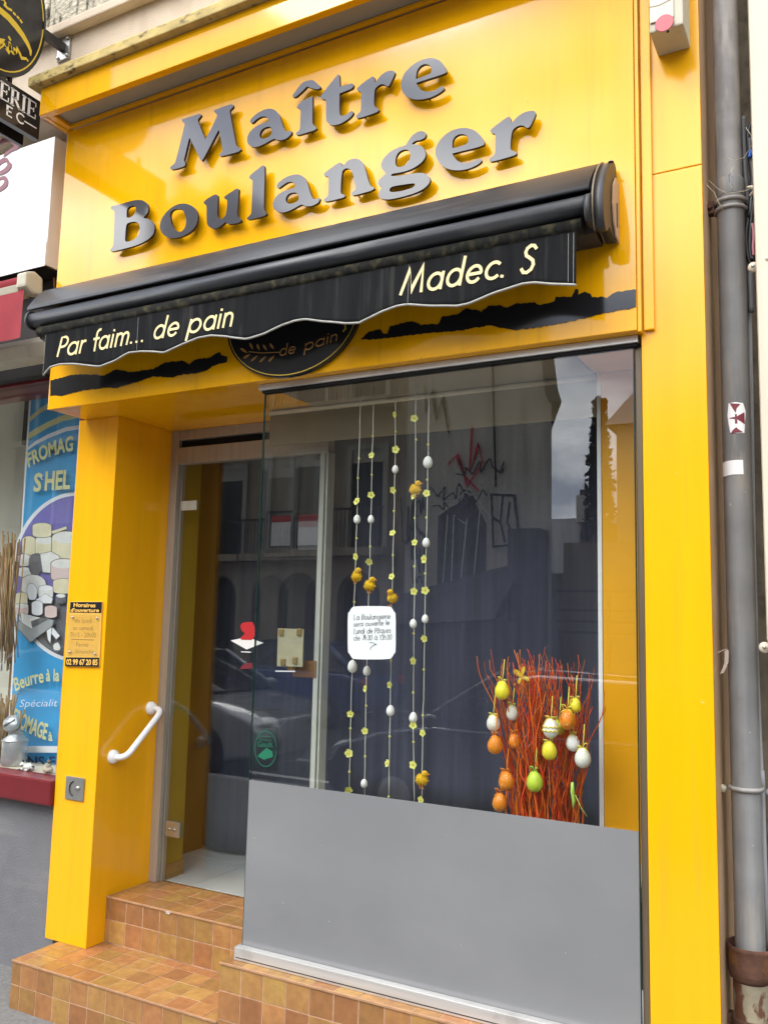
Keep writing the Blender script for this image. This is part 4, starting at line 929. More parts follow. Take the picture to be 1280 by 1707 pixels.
for px_ in (81, 233, 681, 948, 957): seam(P(px_, 500, YV).x)
def vplace(x, z): return (x, vy(x, z)-.0026, z)
def val_text(s, p0, p1, hpx, wd, slant):
    a, b = P(*p0, YV), P(*p1, YV)
    h = hpx; dz = (b.z-a.z)/(b.x-a.x)
    return stroke_text('lettering', s, 0, b.x-a.x, h, wd, M_cream, val, lambda x, y: vplace(a.x+x, a.z+x*dz+y), slant=slant, track=.05, split=True)
hP = (P(102, 560, YV).z - P(97, 592, YV).z)
val_text('Par faim... de pain', (97.5,594), (391,541.5), hP*.97, .125, .22)
val_text('Madec. S', (669,491), (893,451), hP*1.02, .125, .22)

# ---- torn black stripes and oval plaque on the beam
YB = -.2315
def torn(pts, seed):
    r = random.Random(seed); q = poly_px(pts, YB); out_ = []
    for i in range(len(q)):
        a, b = q[i], q[(i+1) % len(q)]; d = math.hypot(b[0]-a[0], b[1]-a[1]); n = max(1, int(d/.008)); vert = abs(b[0]-a[0]) < .004
        for k in range(n):
            t = k/n; out_.append((a[0]+(b[0]-a[0])*t, a[1]+(b[1]-a[1])*t+(0 if vert else r.uniform(-.0022, .0022))))
    return out_
STR_L = [(84,634),(104,629),(118,625),(127,624),(157,624),(174,626),(180,622),(192,616),(220,620),(255,615),(275,604),(305,601),(315,607),(326,599),(350,596),(365,586),(370,592),(379,594),(378,604),(360,607),(345,617),(330,622),(305,624),(287,629),(255,627),(230,636),(220,639),(196,646),(173,646),(162,648),(141,650),(127,653),(101,660),(91,658),(84,660)]
STR_R = [(601,565),(615,553),(633,549),(639,556),(646,555),(650,544),(686,535),(701,541),(731,540),(737,527),(763,524),(778,513),(802,519),(814,510),(832,509),(846,513),(858,506),(891,504),(900,509),(924,501),(927,494),(953,494),(959,482),(964,482),(964,491),(975,486),(984,490),(987,496),(1001,494),(1011,497),(1024,487),(1050,483),(1060,482),(1060,512),(1027,518),(1000,523),(958,534),(900,545),(857,550),(814,542),(772,550),(719,555),(687,558),(650,563),(612,566)]
for i, st in enumerate((STR_L, STR_R)):
    link('brush_stripe', outline_mesh('brush_stripe', [torn(st, 40+i)], YB, .0008), M_black, shop)
ov = thing('oval_plaque', 'black oval plaque with gold wheat ear and words de pain under the awning', 'plaque')
pl_, pr_ = P(379, 548, -.25), P(600, 528, -.25); pbm = P(487, 627, -.25)
ocx = (pl_.x+pr_.x)/2; orx = (pr_.x-pl_.x)/2; ocz = (pl_.z+pr_.z)/2+.02; orz = ocz-pbm.z
ell = lambda k, n=64, cx=ocx, cz=ocz, rx_=orx, rz_=orz: [(cx+rx_*k*math.cos(2*math.pi*i/n), cz+rz_*k*math.sin(2*math.pi*i/n)) for i in range(n)]
MB().prism(ell(1.0), -.252, -.2312).build('plate', M_black, ov, .002)
rb = MB(); e2 = ell(.965); ribbon(rb, e2+e2[:2], .0035, lambda x, z: (x, -.2528, z)); rb.build('gold_rim', M_goldlt, ov, fix=False)
YO_ = -.2528
def leaf_px(tip, base, wd):
    a, b = P(*tip, YO_), P(*base, YO_); d = Vector((b.x-a.x, b.z-a.z)); nrm = Vector((-d.y, d.x)).normalized()*wd
    pts = []
    for i in range(11): t = i/10; w_ = math.sin(math.pi*t**.75); pts.append((a.x+d.x*t+nrm.x*w_, a.z+d.y*t+nrm.y*w_))
    for i in range(9, 0, -1): t = i/10; w_ = math.sin(math.pi*t**.75); pts.append((a.x+d.x*t-nrm.x*w_, a.z+d.y*t-nrm.y*w_))
    return MB().flat(pts, YO_).build('wheat_grain', M_gold, ov, fix=False)
for tp, bs in (((400,580),(413,588)),((416,571),(422,583)),((428,573),(433,584)),((438,574),(445,584)),((449,572),(457,582)),((405,597),(418,590)),((418,602),(430,592)),((432,604),(444,593)),((447,603),(458,592))):
    leaf_px(tp, bs, .0055)
stm = MB(); ribbon(stm, poly_px([(415,586),(435,588),(466,587)], YO_), .004, lambda x, z: (x, YO_, z)); stm.build('wheat_stem', M_gold, ov, fix=False)
def gold_txt(s, p0, p1, h, m=M_gold):
    a, b = P(*p0, YO_), P(*p1, YO_); dz = (b.z-a.z)/(b.x-a.x)
    stroke_text('lettering', s, 0, b.x-a.x, h, .13, m, ov, lambda x, y: (a.x+x, YO_, a.z+x*dz+y), slant=.15, split=True)
gold_txt('de', (466,593), (494,587), .042); gold_txt('pain', (508,584), (565,566), .042)
ap = MB(); ribbon(ap, poly_px([(575,541),(576,547),(572,552)], YO_), .007, lambda x, z: (x, YO_, z)); ap.build('apostrophe', M_goldlt, ov, fix=False)

# ---- hanging signs on a bracket (project from the wall, seen from their right face)
XB = -3.43
hs = thing('hanging_sign', 'black oval and rectangular hanging bakery sign on a dark wall bracket', 'sign')
brk = MB(); 
for dz in (0,):
    brk.box(XB-.016, XB+.016, -.40, -.215, 4.495, 4.535)
brk.build('bracket_arm', M_awn_dk, hs, .002)
wp = box('wall_plate', M_steel, hs, XB-.045, XB+.045, -.214, -.2005, 4.452, 4.572, .003)
for dx in (-.032, .032):
    for dz in (-.046, .046): MB().ball((XB+dx, -.218, 4.512+dz), .010, .007, .010, 10, 6).build('bolt', M_steel, wp)
oc = (-.60, 4.52); oa, ob = .262, .368
def yz_disc(k, x0, x1, n=56):
    mb = MB(); vs = [(x0, oc[0]+oa*k*math.cos(6.28318*i/n), oc[1]+ob*k*math.sin(6.28318*i/n)) for i in range(n)]
    vs += [(x1, y, z) for _, y, z in vs[:n]]
    mb.add(vs, [(i, (i+1) % n, (i+1) % n+n, i+n) for i in range(n)]); mb.add(vs, [tuple(range(n)), tuple(range(n, 2*n))]); return mb
yz_disc(1.0, XB-.035, XB+.0195).build('oval_panel', M_black, hs, .002)
XF = XB+.0205
def yz(pts): return [(q.y, q.z) for q in (PX(x, y, XF) for x, y in pts)]
def yz_stroke(name, pts, wd, m, par=hs, X=XF):
    mb = MB(); ribbon(mb, pts, wd, lambda y, z: (X, y, z)); return mb.build(name, m, par, fix=False)
er = [(oc[0]+oa*.93*math.cos(6.28318*i/56), oc[1]+ob*.93*math.sin(6.28318*i/56)) for i in range(58)]
yz_stroke('gold_rim', er, .006, M_goldlt)
def sweep(pts, widths, name):
    q = yz(pts); mb = MB(); n = len(q); Ls, Rs = [], []
    for i in range(n):
        a, b = Vector(q[max(i-1, 0)]), Vector(q[min(i+1, n-1)]); d = (b-a).normalized(); nn = Vector((-d.y, d.x))*widths[i]
        Ls.append(Vector(q[i])+nn); Rs.append(Vector(q[i])-nn)
    mb.add([(XF, p.x, p.y) for p in Ls]+[(XF, p.x, p.y) for p in Rs], [(i, i+1, i+1+n, i+n) for i in range(n-1)])
    mb.build(name, M_goldlt, hs, fix=False)
sweep([(-14,4),(0,16),(14,28),(27,43),(38,58),(46,72),(51,84),(51,92)], [.014,.016,.017,.017,.015,.012,.008,.003], 'gold_swoosh')
for st in ([(-10,-6),(6,-2),(9,4),(8,8),(13,13),(19,16)], [(23,21),(25,23)], [(29,27),(31,29)], [(34,33),(36,36)],
           [(-6,78),(-2,64),(4,64),(1,74),(-3,80),(8,72),(10,80),(12,84),(18,78),(16,70)], [(15,61),(17,65)], [(16,73),(17,82),(22,88),(27,86),(29,80),(33,88),(36,96),(44,97),(46,100)], [(24,80),(25,88)]):
    yz_stroke('gold_lettering', yz(st), .012, M_goldlt)
box('rectangular_panel', M_black, hs, XB-.012, XB+.0195, -1.0, -.332, 3.955, 4.150, .001)
box('rear_panel', M_black, hs, XB-.075, XB-.055, -1.0, -.36, 3.93, 4.135, .001)
MB().tube([(XB, -.5, 4.16), (XB, -.5, 4.2)], .012, 6).tube([(XB, -.8, 4.16), (XB, -.8, 4.2)], .012, 6).build('hanger', M_awn_dk, hs)
# serif capitals of the bakery board: only the end of the word stands in view
def serif(strokes, m=M_white):
    mb = MB()
    for (y0, z0_, y1, z1_, wd) in strokes: ribbon(mb, [(y0, z0_), (y1, z1_)], wd, lambda y, z: (XF, y, z))
    mb.build('lettering', m, hs, fix=False)
def cap(ch, y, z, w_, h):
    t, s_ = .014, .006
    if ch == 'I': return [(y+w_/2, z, y+w_/2, z+h, t), (y, z, y+w_, z, s_), (y, z+h, y+w_, z+h, s_)]
    if ch == 'E': return [(y+.009, z, y+.009, z+h, t), (y, z, y+w_, z, s_), (y, z+h, y+w_, z+h, s_), (y+.01, z+h*.52, y+w_*.75, z+h*.52, s_), (y+w_, z-.001, y+w_, z+h*.25, s_), (y+w_*.97, z+h*.78, y+w_*.97, z+h+.001, s_), (y+w_*.75, z+h*.40, y+w_*.75, z+h*.63, s_)]
    if ch == 'R': return [(y+.009, z, y+.009, z+h, t), (y, z, y+.02, z, s_), (y, z+h, y+w_*.65, z+h, s_), (y+w_*.72, z+h*.55, y+w_*.72, z+h*.97, t*.9), (y+.01, z+h*.5, y+w_*.66, z+h*.5, s_), (y+w_*.45, z+h*.5, y+w_*.95, z, t*.95), (y+w_*.85, z, y+w_*1.1, z, s_)]
    return []
eh = .078; ez = 4.052
zbase = 4.048
yy = -.362
for ch, w_ in (('E', .047), ('I', .020), ('R', .052), ('E', .047)):
    yy -= w_; serif(cap(ch, yy, zbase, w_, eh)); yy -= .011
for ch in 'GNALUOB': yy -= .058
text_me = None
for s_, y0, h_ in (('E', -.515, .045), ('C', -.462, .045)):
    lay, wt = stroke_layout(s_)
    for st in lay: yz_stroke('lettering', [(y0+x*.05, 3.985+z*h_) for x, z in st], .0075, M_white)
yz_stroke('dash', [(-.418, 4.005), (-.352, 4.005)], .006, M_white)

# ---- alarm box
al = thing('alarm_box', 'cream alarm siren box with pink red disc at the top of the right pilaster', 'alarm box')
box('housing', M_creamd, al, -.533, -.428, -.325, -.1905, 3.585, 3.95, .006)
box('face_plate', M_creamp, al, -.530, -.456, -.331, -.3255, 3.615, 3.95, .003)
cd_ = P(1107, 37, -.333)
MB().lathe([(0, -.3335), (.028, -.3335), (.029, -.3312)], (cd_.x, 0, cd_.z), 28, smooth=False, axis='y').build('red_disc', mat('faded_red_disc', (0.55, 0.11, 0.13), .5), al)
k_ = P(1113, 51, -.333)
MB().lathe([(0, -.3335), (.005, -.3335), (.005, -.3312)], (k_.x, 0, k_.z), 10, axis='y').build('keyhole', M_gap, al)
box('side_recess', M_steel, al, -.452, -.434, -.333, -.3255, 3.72, 3.95, .002)
MB().tube([(-.443, -.338, 3.80), (-.443, -.338, 3.74)], .006, 8).build('latch', M_awn_dk, al)
MB().tube([(-.531, -.3318, 3.652+.02), (-.50, -.3318, 3.648+.02), (-.458, -.3318, 3.658+.02)], .0012, 4).build('crease', M_creamd, al)

# ---- opening hours plaque
oh = thing('opening_hours_plaque', 'small yellow and black opening hours plaque on the left pilaster', 'plaque')
YP = -.0135
def quad_px(name, pts, m, par, y0, y1):
    return MB().prism(poly_px(pts, y0), y0, y1).build(name, m, par, .0008)
quad_px('plate', [(117,1003),(170,1003),(165,1112),(108,1111)], M_plaque, oh, -.0085, -.0005)
quad_px('heading_band', [(117.3,1003.5),(169.6,1003.5),(168.6,1022),(115.7,1021)], M_black, oh, -.0105, -.0087)
quad_px('number_band', [(109.4,1096),(165,1096.5),(164.6,1111.5),(108.2,1110.5)], M_black, oh, -.0105, -.0087)
quad_px('perspex_cover', [(114,1023),(166.5,1024),(163.5,1095),(110,1094)], G_perspex, oh, -.0140, -.0115)
def pl_text(s, p0, p1, hpx, m, Y=-.0112, bold=.01, par=oh):
    a, b = P(*p0, Y), P(*p1, Y); h = P(p0[0], p0[1]-hpx, Y).z-a.z
    text_on('lettering', s, a, b, h, m, par, Y, bold)
pl_text('Horaires', (122.5,1011.5), (159,1012.5), 6.5, M_plaque, bold=.03)
pl_text("d'ouverture", (117.5,1020), (165,1020.5), 6, M_plaque, bold=.03)
pl_text('02 99 67 20 85', (110.5,1108), (162.5,1109), 9.0, M_plaque, bold=.03)
for s_, p0, p1, h_ in (('du lundi', (125,1038), (153,1039), 8), ('au samedi', (122,1050), (155,1051), 7), ('7h15 - 20h00', (117,1062), (160,1063), 8), ('Fermé', (127,1078), (147,1079), 8), ('le dimanche', (116,1089), (157,1090), 7)):
    pl_text(s_, p0, p1, h_, M_ink, Y=-.0090, bold=-.01)
quad_px('divider', [(119,1065.6),(156,1066.4),(156,1067.4),(119,1066.6)], M_ink, oh, -.0092, -.0087)
for q in ((121,1029), (161.5,1031), (116,1087), (158,1090)):
    c_ = P(*q, -.014); MB().lathe([(0, -.019), (.005, -.018), (.006, -.0142)], (c_.x, 0, c_.z), 10, axis='y').build('standoff_screw', M_steel, oh)

# ---- key switch plate
ks = thing('key_switch', 'square steel key switch plate low on the left pilaster', 'switch')
x0, x1, za, zb = px_rect(108, 1332, 141, 1298, -.006)
box('plate', M_steel, ks, x0, x1, -.008, -.0005, za, zb, .006)
cx, cz = (x0+x1)/2, (za+zb)/2
rg_ = [(cx-.004+.026*math.cos(R(a)), -.0105, cz+.032*math.sin(R(a))) for a in range(95, 266, 10)]
MB().tube(rg_, .0028, 6).build('finger_ring', M_awn_dk, ks)
MB().lathe([(0, -.015), (.010, -.014), (.011, -.0082)], (cx+.024, 0, cz+.004), 14, axis='y').build('lock_cylinder', M_steel, ks)

# ---- white grab handle on the reveal
gh = thing('grab_handle', 'white slanted grab handle on the inner side of the left pilaster', 'handle')
XR = -3.111
A_, B_ = PX(189, 1262, XR+.006), PX(252, 1181, XR+.006)
for q in (A_, B_):
    MB().lathe([(0, .030), (.020, .028), (.031, .014), (.033, .004), (.033, .0005)], (XR, q.y, q.z), 22, axis='x').build('rosette', M_whitegl, gh)
d_ = (B_-A_); ln_ = d_.length; u_ = d_.normalized(); pth = []
OUT = .072
def bend(c, d0, d1, r, n=7):
    return [c + d0*(-r)*(1-t)**2 + d1*r*t**2 for t in [i/n for i in range(n+1)]]
X_ = Vector((1, 0, 0)); A0, B0 = Vector((XR+.01, A_.y, A_.z)), Vector((XR+.01, B_.y, B_.z))
pth = [A0] + bend(A0+X_*OUT, X_, u_, .05) + bend(B0+X_*OUT, u_, -X_, .05) + [B0]
MB().tube(pth, .0145, 14).build('bar', M_whitegl, gh)

# ---- notices and stickers
nc = thing('notice_card', 'white handwritten notice card with scooped corners hung in the window', 'notice')
YN = -.155
def scoop(x0, y0, x1, y1, r):
    c_ = [(x0+r, y0), (x1-r, y0), (x1-r*.55, y0+r*.45), (x1-r*.3, y0+r*.95), (x1, y0+r*1.2), (x1, y1-r*1.2), (x1-r*.3, y1-r*.95), (x1-r*.55, y1-r*.45), (x1-r, y1), (x0+r, y1), (x0+r*.55, y1-r*.45), (x0+r*.3, y1-r*.95), (x0, y1-r*1.2), (x0, y0+r*1.2), (x0+r*.3, y0+r*.95), (x0+r*.55, y0+r*.45)]
    return c_
MB().prism(chaikin(poly_px(scoop(579.5, 1010.5, 659.5, 1099.5, 10), YN), 1), YN, YN+.0015).build('card', M_card, nc)
for s_, p0, p1, h_ in (('La Boulangerie', (590,1033.5), (651,1031.5), 8.5), ('sera ouverte le', (589,1044.5), (650,1042), 8), ('Lundi de Pâques', (589.5,1056.5), (652,1055), 8.5), ('de 7h30 à 13h30', (589.5,1067.5), (653,1066.5), 8)):
    a, b = P(*p0, YN-.001), P(*p1, YN-.001); h = P(p0[0], p0[1]-h_, YN).z-a.z; dz = (b.z-a.z)/(b.x-a.x)
    stroke_text('handwriting', s_, 0, b.x-a.x, h, .10, M_pen, nc, lambda x, y: (a.x+x, YN-.001, a.z+x*dz+y), slant=.08, jitter=.04)
fl = MB(); ribbon(fl, poly_px([(616,1071.5),(622,1072),(627,1074),(621,1077),(617,1081),(618,1084)], YN-.001), .0022, lambda x, z: (x, YN-.001, z)); fl.build('flourish', M_pen, nc, fix=False)

bs = thing('door_sticker', 'red rosette sticker over a white diamond on the glass door', 'sticker')
YD = .3945
def patch(name, pts, m, par, Y, it=1):
    return MB().flat(chaikin(poly_px(pts, Y), it) if it else poly_px(pts, Y), Y).build(name, m, par, fix=False)
patch('diamond', [(384.5,1068),(412,1062),(439,1072),(411,1083)], M_white, bs, YD, 0)
patch('red_shape', [(401,1047),(401,1041),(408,1037),(424,1037),(425,1067),(401,1067),(401,1063),(409,1056),(404,1053)], M_red, bs, YD-.001, 1)
patch('small_print', [(402,1086),(418,1086.6),(418,1088.2),(402,1087.6)], M_white, bs, YD, 0)
patch('red_mark', [(400,1116),(404,1109),(420,1104),(421,1114)], mat('dull_red', (.18, .02, .03), .5), bs, YD, 0)
bk = thing('notice_board', 'cream back of a small notice board hung inside the glass door', 'notice board')
q_ = MB().prism(poly_px([(463,1047.5),(506,1049),(504,1112),(461.5,1111)], .33), .33, .336).build('board', mat('aged_cream_board', (.36, .34, .22), .6, noise=(20, .1)), bk, .0015)
for q in ((469,1054), (499,1054), (472,1104), (492,1101)):
    c_ = P(*q, .328); box('clip', M_brass, bk, c_.x-.012, c_.x+.012, .322, .3295, c_.z-.016, c_.z+.016, .003)
patch('white_edge', [(459,1118),(492,1118.5),(492,1120.5),(459,1120)], M_white, bk, .33, 0)
gs = thing('window_sticker', 'green oval sticker on clear film at the left edge of the display window', 'sticker')
YG = -.1728
patch('film', [(426,1211),(464,1213),(464,1286),(420,1284)], G_stick, gs, YG, 0)
gc = P(443, 1248.5, YG); gxr = abs(P(461, 1248, YG).x-gc.x); gzr = abs(P(443, 1219, YG).z-gc.z)
gl = MB(); ge = [(gc.x+gxr*math.cos(6.28318*i/40), gc.z+gzr*math.sin(6.28318*i/40)) for i in range(42)]
ribbon(gl, ge, .0045, lambda x, z: (x, YG-.0006, z)); gl.build('rim', M_green, gs, fix=False)
patch('emblem', [(429,1261),(444,1247),(454,1253),(455,1262),(449,1264),(440,1267)], mat('bright_green', (.01, .14, .075), .5), gs, YG-.0006, 0)
a, b = P(429, 1245, YG), P(455, 1246, YG)
text_on('lettering', 'Gault', a, b, .020, M_green, gs, YG-.0006, .03)
for yy_ in (1227, 1233):
    patch('small_print', [(433,yy_),(452,yy_+.6),(452,yy_+2),(433,yy_+1.4)], M_green, gs, YG-.0006, 0)

# ================================================================== GARLANDS IN THE WINDOW
YGD = -.06
PPM = 430.0      # photo pixels per metre about here
chick_b = MB().ball((0,0,0), .022, .019, .020, 12, 8, .12).ball((.012,-.002,.021), .0125, .0125, .0125, 10, 7)
for _ in range(90):
    a, b = random.uniform(0, 6.283), random.uniform(-1.2, 1.2)
    c = Vector((.021*math.cos(a)*math.cos(b), .018*math.sin(a)*math.cos(b), .019*math.sin(b))); n_ = c.normalized()
    s_ = n_.orthogonal().normalized()*.0022
    chick_b.add([c-s_, c+s_, c+n_*.006], [(0,1,2)])
ME_CHICK = chick_b.mesh('chick', fix=False); ME_CHICK.materials.append(M_chick)
ME_BEAK = MB().lathe([(.004, 0), (0, .010)], (.024, -.002, .021), 8, axis='x').tube([(.004,0,-.018), (.006,-.008,-.028), (.013,-.012,-.029)], .0016, 5).tube([(-.006,0,-.018), (-.004,-.008,-.028), (.002,-.014,-.029)], .0016, 5).mesh('beak', fix=False); ME_BEAK.materials.append(M_beak)
ME_EGG = MB().ball((0,0,0), 1, 1, 1.0, 18, 12, .13).mesh('egg', fix=False); ME_EGG.materials.append(M_egg)
flm = MB()
for k in range(5):
    a = 2*math.pi*k/5+.3; c = Vector((.0095*math.cos(a), 0, .0095*math.sin(a)))
    pts = [Vector((0,0,0))] + [c+Vector((.0078*math.cos(a+t), -.0035*math.cos(t*.6), .0078*math.sin(a+t))) for t in (-1.9,-1.2,-.5,.2,.9,1.6)]
    flm.add(pts, [tuple(range(len(pts)))])
ME_FLOWER = flm.mesh('flower', fix=False); ME_FLOWER.materials.append(M_flower)
ME_HEART = MB().ball((0,-.003,0), .0042, .003, .0042, 8, 5).mesh('flower_heart', fix=False); ME_HEART.materials.append(M_flowerc)
ME_BEAD = MB().ball((0,0,0), .0048, .0048, .0048, 10, 6).mesh('bead', fix=False); ME_BEAD.materials.append(M_bead)
rgd = random.Random(21)
def inst(name, me, parent, loc, scale=(1,1,1), rot=(0,0,0)):
    o = bpy.data.objects.new(name, me); COL.objects.link(o); o.parent = parent; o.location = loc; o.scale = scale; o.rotation_euler = rot
    return o
Z8 = lambda x, y: (520+x/2.371, 680+y/2.371)
GARL = [
 ('leftmost garland of white eggs and one chick, ending in a yellow flower', [(190,60),(182,278),(178,440),(172,620),(166,790),(160,1000),(154,1210),(147,1515)],
  [('e',178,440,.0135),('f',180,370),('b',182,278),('b',176,516),('f',176,588),('c',176,665,1),('b',167,768),('E',160,1022,.0185),('o',154,1210),('b',152,1268),('f',148,1365),('b',148,1440),('f',147,1510),('b',186,200)]),
 ('second garland from the left with a chick above the white notice card', [(242,50),(238,188),(233,440),(228,620),(222,800),(217,1010),(211,1277),(208,1530)],
  [('b',240,112),('f',238,188),('b',237,265),('f',235,345),('e',233,440,.0125),('b',230,548),('f',228,608),('c',228,702,1),('e',217,1040,.0145),('f',214,1110),('b',214,1178),('f',211,1277),('b',210,1378),('e',206,1485,.0125)]),
 ('middle garland with a single chick seen from the front beside the notice card', [(330,25),(329,242),(324,420),(319,640),(314,830),(311,1060),(307,1300),(303,1545)],
  [('f',330,27),('b',331,94),('f',333,165),('e',329,242,.0125),('f',323,325),('b',324,408),('f',321,495),('b',320,583),('f',318,667),('c',318,752,0),('b',312,1000),('f',310,1095),('e',310,1197,.0155),('b',307,1300),('f',301,1405),('b',303,1538)]),
 ('fourth garland from the left with a chick near its top', [(408,42),(409,320),(407,560),(405,780),(402,1000),(400,1224),(402,1411),(404,1555)],
  [('f',406,42),('b',411,125),('c',408,322,1),('f',404,349),('b',406,435),('f',408,532),('b',405,627),('f',405,725),('e',400,853,.0135),('b',402,892),('f',403,1000),('b',400,1126),('e',400,1224,.0150),('f',402,1254),('b',401,1321),('f',402,1411)]),
 ('rightmost garland with a big white egg at the top and a chick near the bottom', [(460,75),(457,300),(451,532),(447,722),(445,912),(441,1100),(438,1300),(434,1560)],
  [('b',459,145),('E',458,214,.0180),('b',455,284),('f',454,338),('b',452,433),('e',451,532,.0140),('f',446,598),('b',447,655),('f',449,722),('e',447,834,.0125),('f',446,912),('b',442,1035),('b',438,1216),('f',440,1285),('c',434,1470,1),('f',433,1550)]),
]
for lab, path, items in GARL:
    g = thing('easter_garland', lab, 'garland', 'egg and flower garlands in the display window')
    pp = [P(*Z8(x, y), YGD) for x, y in path]; top = pp[0].copy(); top.z = 2.61
    q = [top]
    for a, b in zip(pp, pp[1:]):
        for k in range(4): q.append(a.lerp(b, k/4)+Vector((rgd.uniform(-.0012, .0012), 0, 0)))
    q.append(pp[-1]); MB().tube(q, .0017, 5).build('cord', M_cord, g)
    for itx in items:
        c = P(*Z8(itx[1], itx[2]), YGD)
        if itx[0] in 'eE':
            r_ = itx[3]; inst('egg', ME_EGG, g, c, (r_, r_, r_*1.32), (rgd.uniform(-.1, .1), 0, 0))
        elif itx[0] == 'c':
            rz = -.15 if itx[3] else -1.75
            o = inst('chick', ME_CHICK, g, c, (1,1,1), (0, 0, rz+rgd.uniform(-.2, .2)))
            bb = bpy.data.objects.new('beak', ME_BEAK); COL.objects.link(bb); bb.parent = o
        elif itx[0] in 'fo':
            s_ = rgd.uniform(.78, 1.0); o = inst('flower', ME_FLOWER, g, c+Vector((0, -.004, 0)), (s_,)*3, (rgd.uniform(-.5, .5), rgd.uniform(0, 6.2), rgd.uniform(-.6, .6)))
            bb = bpy.data.objects.new('flower_heart', ME_HEART); COL.objects.link(bb); bb.parent = o
        else: inst('bead', ME_BEAD, g, c)

# ================================================================== TWIG BUNDLE WITH HANGING EGGS
tw = thing('twig_bundle', 'bundle of curly orange red twigs standing in the display window', 'twigs')
YT = .06
base = P(905, 1400, YT)
vz = MB().lathe([(.0, .0), (.075, .0), (.085, .04), (.088, .09), (.082, .095), (.078, .05), (0, .02)], (base.x, YT, .871), 24)
vz.build('vase', M_frost, tw)
rtw = random.Random(77)
def twig(bx, by, tx, ty, tz, r0, wav, name='twig'):
    n = 20; ph = [rtw.uniform(0, 6.28) for _ in range(4)]; pts = []; z0 = .90
    f1, f2 = rtw.uniform(9, 17), rtw.uniform(24, 44)
    for i in range(n+1):
        t = i/n; z = z0+(tz-z0)*t; e = t**1.25
        x = bx+(tx-bx)*e+wav*(math.sin(f1*z+ph[0])*.6+math.sin(f2*z+ph[1])*.35)*min(1, t*3)
        y = by+(ty-by)*e+wav*(math.sin(f1*z+ph[2])*.6+math.sin(f2*z+ph[3])*.35)*min(1, t*3)
        pts.append((x, y, z))
    mb = MB().tube(pts, [r0*(1-.72*i/n) for i in range(n+1)], 5)
    for _ in range(rtw.choice((0, 1, 1, 2))):            # side shoots near the tip
        k = rtw.randint(9, 16); p = Vector(pts[k]); sx_ = rtw.choice((-1, 1))*rtw.uniform(.015, .05); ln_ = min(tz-p.z, .22)*rtw.uniform(.5, .95)
        mb.tube([p, p+Vector((sx_*.35, rtw.uniform(-.01, .01), ln_*.35)), p+Vector((sx_*.85, 0, ln_*.65)), p+Vector((sx_, rtw.uniform(-.01, .01), ln_))], [r0*.5, r0*.42, r0*.36, r0*.2], 4)
    mb.build(name, M_twig, tw)
def topx(px, py): q = P(px, py, YT); return q.x, q.z
tops = []
for k in range(32): tops.append((rtw.gauss(886, 10), rtw.uniform(1080, 1130)))      # dense middle
for k in range(27): tops.append((rtw.uniform(828, 950), rtw.uniform(1095, 1210)))
for k in range(20): tops.append((rtw.uniform(945, 985), rtw.uniform(1095, 1180)))
tops += [(795,1094),(808,1104),(830,1082),(829,1100),(848,1095),(852,1110),(914,1080),(932,1100),(937,1107),(953,1104),(961,1104),(978,1092),(1000,1113),(1000,1150),(820,1125),(815,1160),(918,1095),(975,1100)]
for px_, py_ in tops:
    x, z = topx(px_, py_)
    twig(base.x+(px_-895)/PPM*.42+rtw.gauss(0, .022), YT+rtw.gauss(0, .03), x+rtw.gauss(0, .012), YT+rtw.gauss(0, .05), z, rtw.uniform(.0024, .0044), rtw.uniform(.009, .034))
for k in range(40):   # short filling twigs lower in the bundle
    px_ = rtw.uniform(830, 975); py_ = rtw.uniform(1170, 1300)
    x, z = topx(px_, py_)
    twig(base.x+(px_-900)/PPM*.55+rtw.gauss(0, .012), YT+rtw.gauss(0, .03), x, YT+rtw.gauss(0, .05), z, rtw.uniform(.002, .0038), rtw.uniform(.010, .026))
def hang_egg(label, px_, py_, m, rib, r=.026, y=None, stripes=False):
    y = YT-.085 if y is None else y
    c = P(px_, py_, y)
    t = thing('easter_egg', label, 'easter egg', 'eggs hanging in the orange twigs')
    inst('shell', None or egg_mesh(m), t, c, (r, r, r*1.25), (rtw.uniform(-.12, .12), rtw.uniform(-.12, .12), rtw.uniform(0, 6)))
    tp = c+Vector((0, 0, r*1.24)); mb = MB()
    mb.tube([tp, tp+Vector((.002, .004, .03)), tp+Vector((0, .02, .075))], .0018, 5)
    for s_ in (-1, 1):
        k1, k2 = rtw.uniform(.7, 1.2), rtw.uniform(-.006, .008)
        mb.tube([tp, tp+Vector((s_*.008*k1, -.007, .009+k2)), tp+Vector((s_*.016*k1, -.006, .009+k2)), tp+Vector((s_*.012*k1, -.004, .001)), tp], [.0012, .0024, .003, .0022, .001], 5)
        mb.tube([tp, tp+Vector((s_*.012*k1, -.008, -.004)), tp+Vector((s_*.020*k1, -.010, -.018+k2))], [.0015, .0022, .0014], 5)
    mb.build('ribbon', rib, t)
    if stripes:
        for dz in (-.22, .18):
            h = []; 
            for a in range(25):
                an = 2*math.pi*a/24; zz = dz+.07*(1 if a % 2 else -1); rr = math.sqrt(max(0, 1-zz*zz))*(1-.13*zz)*1.03
                h.append(c+Vector((r*rr*math.cos(an), r*rr*math.sin(an), r*1.25*zz)))
            MB().tube(h, .0026, 5, cap=False).build('painted_band', M_riby, t)
    return t
_egm = {}
def egg_mesh(m):
    if m.name not in _egm:
        me = MB().ball((0,0,0), 1, 1, 1, 20, 14, .13).mesh('shell', fix=False); me.materials.append(m); _egm[m.name] = me
    return _egm[m.name]
E4 = lambda x, y: (740+x/4, 1040+y/4)
hang_egg('plain yellow egg hanging highest on the left of the orange twigs', *E4(388,445), M_ey, M_riby, .0265)
hang_egg('speckled white and yellow egg half behind the left twigs', *E4(328,662), M_ew, M_riby, .0235, y=.0)
